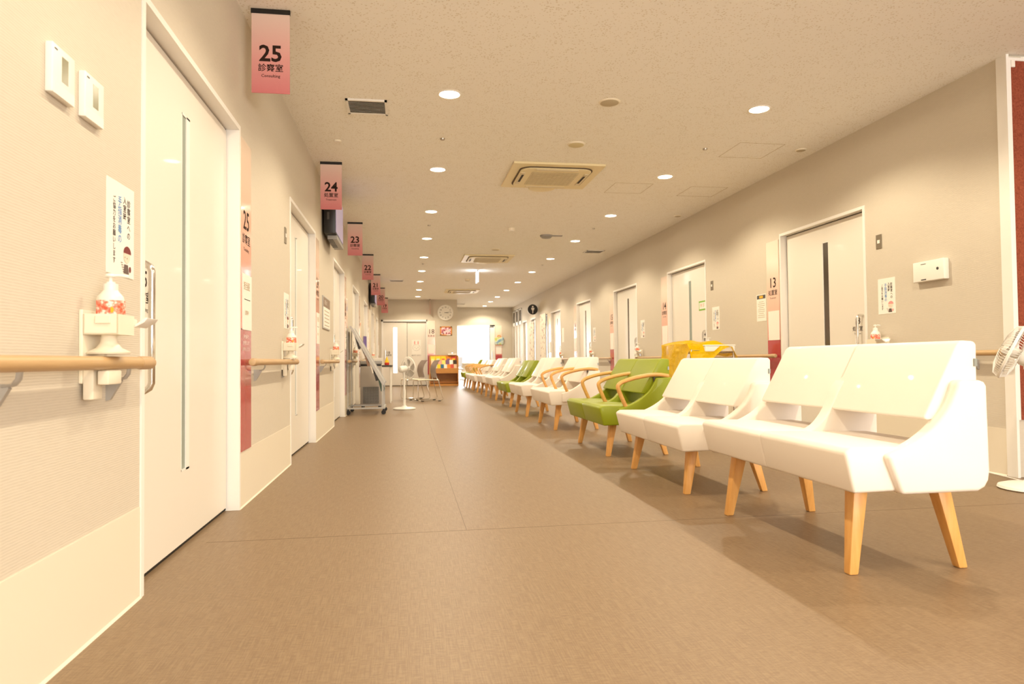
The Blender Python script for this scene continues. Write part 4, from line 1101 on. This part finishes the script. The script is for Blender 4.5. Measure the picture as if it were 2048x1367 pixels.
hand(0.11, 0.007, 2*PI*(3.22/12), 'hour_hand', -0.038); hand(0.165, 0.005, 2*PI*(13.6/60), 'minute_hand', -0.040)
# picture frame
t = thing('picture_frame', 'small orange-framed pink picture under the clock', 'picture', (1.235, YC, 1.765))
b = BM()
for (a, c, d, e) in ((-0.19, 0.19, 0.115, 0.145), (-0.19, 0.19, -0.145, -0.115), (-0.19, -0.155, -0.145, 0.145), (0.155, 0.19, -0.145, 0.145)): box(b, a, c, -0.02, 0, d, e)
obj('frame', b, mat('orange_wood', 'D98A2E', 0.4), t)
pm = mat('picture_print', 'E79AA6', 0.3); n, l, bs = nodes(pm)
l.new(ramp(pm, noise(pm, coords(pm, (1, 1, 1)), 14, 2), [(0.38, '5A3A30'), (0.46, 'E77E93'), (0.56, 'F8DDE2'), (0.66, 'B9C6C9')]), bs.inputs['Base Color'])
b = BM(); box(b, -0.155, 0.155, -0.012, -0.004, -0.115, 0.115); obj('picture', b, pm, t)
b = BM(); box(b, 0.02, 0.15, -0.024, -0.02, -0.14, -0.11); obj('caption_label', b, paper, t)
# bag hanging at far strip
t = thing('hanging_bag', 'small green and blue bag with orange handle by the far doorway', 'bag', (3.40, YE-0.02, 1.53))
bgm = mat('bag_print', 'A9BF8A', 0.7); n, l, bs = nodes(bgm)
l.new(ramp(bgm, noise(bgm, coords(bgm, (1, 1, 1)), 6, 3), [(0.40, 'C4CC6A'), (0.5, 'DCE3CF'), (0.6, '7FA9C4')]), bs.inputs['Base Color'])
b = BM(); box(b, -0.17, 0.17, -0.05, 0.0, -0.15, 0.13); soft(b, 0.03, 3); obj('body', b, bgm, t, smooth=True)
b = BM(); tube(b, curve3([(-0.06, -0.025, 0.12), (-0.045, -0.025, 0.19), (0.045, -0.025, 0.19), (0.06, -0.025, 0.12)], 4), 0.012, 8); obj('handle', b, orange_m, t, smooth=True)

# ------------------------------------------------------------------ toilets at the far right: curtains, louvres, round sign
def curtain(y0, y1, label, z1=2.05, z0=0.78):
    b = BM(); n = 24
    pts = []
    for k in range(n+1):
        y = y0+(y1-y0)*k/n; pts.append((XR-0.05+0.014*math.sin(k*1.5), y))
    back = [(x+0.004, y) for x, y in pts[::-1]]
    t = thing('door_curtain', label, 'curtain', (0, 0, 0), 0, 'floral curtains over the toilet doorways')
    prism(b, pts+back, z0, z1, 'z'); obj('cloth', b, curtain_m, t, smooth=True)
    b = BM(); cyl(b, (XR-0.05, y0-0.03, z1), 0.009, y1-y0+0.06, 'y', 10); obj('rod', b, white_pl, t)
curtain(18.98, 19.72, 'floral cloth curtain in the nearer toilet doorway on the right', 2.12)
curtain(20.78, 21.5, 'floral cloth curtain in the farther toilet doorway on the right', 1.98)
for k, (a, c) in enumerate(((18.95, 19.75), (20.75, 21.55), (22.3, 23.1))):
    dcount[0] += 1
    b = BM(); box(b, XR+0.07, XR+0.10, a, c, 0.01, TOP-0.02)
    lb = ('cream toilet door behind the nearer floral curtain', 'cream toilet door behind the farther floral curtain', 'plain cream door past the round toilet sign')[k]
    r = struct('door_%d' % dcount[0], b, door_m, lb, 'door')
    b = BM(); box(b, XR-0.008, XR+0.125, a-0.03, a+0.006, 0, TOP+0.03); box(b, XR-0.008, XR+0.125, c-0.006, c+0.03, 0, TOP+0.03); box(b, XR-0.008, XR+0.125, a+0.006, c-0.006, TOP-0.006, TOP+0.03); obj('door_frame', b, frame_m, r)
    b = BM(); box(b, XR+0.066, XR+0.071, c-0.018, c-0.007, 0.01, TOP-0.01); obj('dark_gap', b, dark_m, r)
    b = BM(); tube(b, [(XR+0.07, a+0.1, 1.15), (XR+0.02, a+0.1, 1.15), (XR+0.02, a+0.1, 0.75), (XR+0.07, a+0.1, 0.75)], 0.012, 8); obj('door_handle', b, chrome, r, smooth=True)
t = thing('toilet_sign', 'round black pictogram sign sticking out of the right wall', 'sign', (XR, 20.3, 2.32), 0)
b = BM(); cyl(b, (-0.17, -0.012, 0), 0.155, 0.024, 'y', 32); obj('disc', b, black_pl, t, smooth=False)
b = BM(); cyl(b, (-0.17, -0.010, 0), 0.165, 0.020, 'y', 32); obj('rim', b, white_pl, t)
b = BM(); flat(b, ell(0, 0.085, 0.026, 0.026), '-y', (-0.17, -0.0135, 0)); flat(b, [(-0.05, 0.05), (-0.035, -0.02), (-0.015, -0.02), (-0.01, -0.12), (0.01, -0.12), (0.015, -0.02), (0.035, -0.02), (0.05, 0.05)], '-y', (-0.17, -0.0135, 0)); obj('pictogram', b, white_ink, t)
b = BM(); cyl(b, (-0.03, 0, 0), 0.01, 0.03, 'x', 8); obj('arm', b, steel, t)
for k, (a, c, z0, z1, lb) in enumerate(((23.35, 24.0, 2.13, 2.6, 'nearest of the three'), (24.1, 24.7, 2.13, 2.6, 'middle of the three'), (24.8, 25.4, 2.13, 2.6, 'farthest of the three'))):
    t = thing('louvre_grille', 'grey louvred grille high on the right wall at the far end, '+lb, 'grille', (XR+0.03, (a+c)/2, (z0+z1)/2))
    h, g = (z1-z0)/2, (c-a)/2
    b = BM(); box(b, -0.035, 0.03, -g, g, -h, -h+0.04); box(b, -0.035, 0.03, -g, g, h-0.04, h); box(b, -0.035, 0.03, -g, -g+0.04, -h, h); box(b, -0.035, 0.03, g-0.04, g, -h, h); obj('frame', b, frame_m, t)
    b = BM()
    for q in range(9): prism(b, [(-0.02, -h+0.05+q*0.042), (0.01, -h+0.07+q*0.042), (0.012, -h+0.066+q*0.042), (-0.018, -h+0.046+q*0.042)], -g+0.04, g-0.04, 'y')
    obj('louvres', b, shutter_m, t)
    b = BM(); box(b, 0.012, 0.016, -g, g, -h, h); obj('backing', b, mat('grille_shade', '776B58', 0.8), t)
for k, (a, c) in enumerate(((23.35, 24.0), (24.1, 24.7), (24.8, 25.4))):
    b = BM(); box(b, XR+0.02, XR+0.05, a+0.05, c-0.05, 0.05, 2.05)
    r = struct('window_%d' % (k+2), b, mat('frosted_grey_pane', 'A79C88', 0.4), 'tall frosted panel at the far end of the right wall, %s' % ('nearest', 'middle', 'farthest')[k], 'window')
    b = BM(); box(b, XR-0.005, XR+0.06, a, a+0.05, 0, 2.13); box(b, XR-0.005, XR+0.06, c-0.05, c, 0, 2.13); box(b, XR-0.005, XR+0.06, a, c, 2.05, 2.13); box(b, XR-0.005, XR+0.06, a, c, 0, 0.05); obj('window_frame', b, frame_m, r)

# ------------------------------------------------------------------ cart under a yellow plastic sheet
t = thing('equipment_cart', 'steel wire cart holding white and orange cases beside door 14', 'cart', (3.22, 7.25, 0))
b = BM()
for sx in (-0.24, 0.24):
    for sy in (-0.36, 0.36): cyl(b, (sx, sy, 0.07), 0.012, 0.82, 'z', 12)
obj('posts', b, steel, t, smooth=True)
for zz in (0.16, 0.50, 0.86):
    b = BM()
    for q in range(9): tube(b, [(-0.24+0.06*q, -0.36, zz), (-0.24+0.06*q, 0.36, zz)], 0.003, 6)
    for q in range(5): tube(b, [(-0.24, -0.36+0.18*q, zz-0.006), (0.24, -0.36+0.18*q, zz-0.006)], 0.005, 6)
    for sy in (-0.36, 0.36): tube(b, [(-0.24, sy, zz+0.02), (0.24, sy, zz+0.02)], 0.004, 6)
    obj('wire_shelf', b, steel, t)
for sx in (-0.24, 0.24):
    for sy in (-0.36, 0.36):
        b = BM(); cyl(b, (sx, sy-0.01, 0.035), 0.035, 0.02, 'y', 16); obj('caster', b, black_pl, t, smooth=True)
def case(x, y, z, sx, sy, sz, m, lb):
    c_ = thing('storage_case', lb, 'case', (x, y, z))
    b = BM(); box(b, -sx/2, sx/2, -sy/2, sy/2, 0, sz*0.82); soft(b, 0.008, 2); obj('body', b, m, c_)
    b = BM(); box(b, -sx/2-0.005, sx/2+0.005, -sy/2-0.005, sy/2+0.005, sz*0.82, sz); soft(b, 0.006, 2); obj('lid', b, m, c_)
case(3.12, 7.05, 0.168, 0.18, 0.30, 0.15, orange_m, 'orange case on the lowest shelf of the wire cart')
case(3.32, 7.3, 0.168, 0.16, 0.40, 0.12, white_pl, 'white case on the lowest shelf of the wire cart')
case(3.3, 7.19, 0.868, 0.34, 0.64, 0.072, white_pl, 'flat white case on top of the wire cart under yellow film')
# draped film: one bent grid
b = BM(); NX, NY = 26, 22
def film(u, v_):     # u across (X, -> wall), v along Y
    y = -0.42+0.84*v_
    if u < 0.38:
        k = u/0.38; x = -0.36+0.09*k; z_ = 0.50+0.42*k+0.05*math.sin(v_*6); x += -0.02*math.sin(v_*9+k*3)
    elif u < 0.9:
        k = (u-0.38)/0.52; x = -0.27+0.52*k; z_ = 0.945+0.028*math.sin(k*PI)+0.012*math.sin(k*11+v_*5)
        if v_ > 0.6: z_ += 0.012
    else:
        k = (u-0.9)/0.1; x = 0.25+0.02*k; z_ = 0.94-0.12*k
    e = max(0, 0.12-v_)/0.12
    if u >= 0.38:
        hang = (0.18 if u < 0.62 else (0.18-0.16*(u-0.62)/0.24 if u < 0.86 else 0.10))
        z_ -= hang*e
        y += 0.03*(1-e)*0+0.045*e*0
    return (x+0.006*math.sin(v_*23+u*17), y+0.008*math.sin(u*31), z_+0.008*math.sin(u*19+v_*13))
g = [[b.verts.new(film(i/NX, j/NY)) for j in range(NY+1)] for i in range(NX+1)]
for i in range(NX):
    for j in range(NY): b.faces.new((g[i][j], g[i+1][j], g[i+1][j+1], g[i][j+1]))
bmesh.ops.solidify(b, geom=list(b.faces), thickness=0.0012)
tag(obj('plastic_sheet', b, yellow_film, None, True, loc=(3.22, 7.25, 0)), 'crumpled translucent yellow plastic sheet draped over the cart', 'plastic sheet')
# wall cable by the right corner
b = BM(); tube(b, curve3([(XR-0.02, 4.9, 0.02), (XR-0.03, 4.5, 0.01), (XR-0.035, 4.2, 0.008), (XR-0.06, 4.0, 0.008), (3.8, 3.75, 0.008), (3.70, 3.68, 0.01)], 5), 0.004, 6)
tag(obj('power_cable', b, white_pl, None, True), 'thin white power cable along the right baseboard to the fan', 'cable')
# equipment seen in the far room
t = thing('office_chair', 'grey office chair in the bright far room', 'chair', (1.95, 27.0, 0))
b = BM(); box(b, -0.22, 0.22, -0.2, 0.2, 0.42, 0.50); soft(b, 0.03, 2); obj('seat', b, grey_pl, t); b = BM(); box(b, -0.2, 0.2, 0.18, 0.24, 0.55, 0.95); soft(b, 0.03, 2); obj('backrest', b, grey_pl, t)
b = BM(); cyl(b, (0, 0, 0.06), 0.025, 0.37); box(b, -0.02, 0.02, 0.18, 0.22, 0.45, 0.6)
for k in range(5): a = 2*PI*k/5; tube(b, [(0, 0, 0.07), (0.27*math.cos(a), 0.27*math.sin(a), 0.02)], 0.018, 6)
obj('base', b, dgrey_pl, t)
t = thing('desk', 'pale desk in the bright far room', 'desk', (2.6, 27.6, 0))
b = BM(); box(b, -0.5, 0.5, -0.3, 0.3, 0.68, 0.71); obj('desktop', b, cream_pl, t)
b = BM(); box(b, -0.5, -0.47, -0.3, 0.3, 0, 0.68); box(b, 0.47, 0.5, -0.3, 0.3, 0, 0.68); box(b, -0.47, 0.47, 0.26, 0.28, 0.2, 0.68); obj('side_panels', b, cream_pl, t)
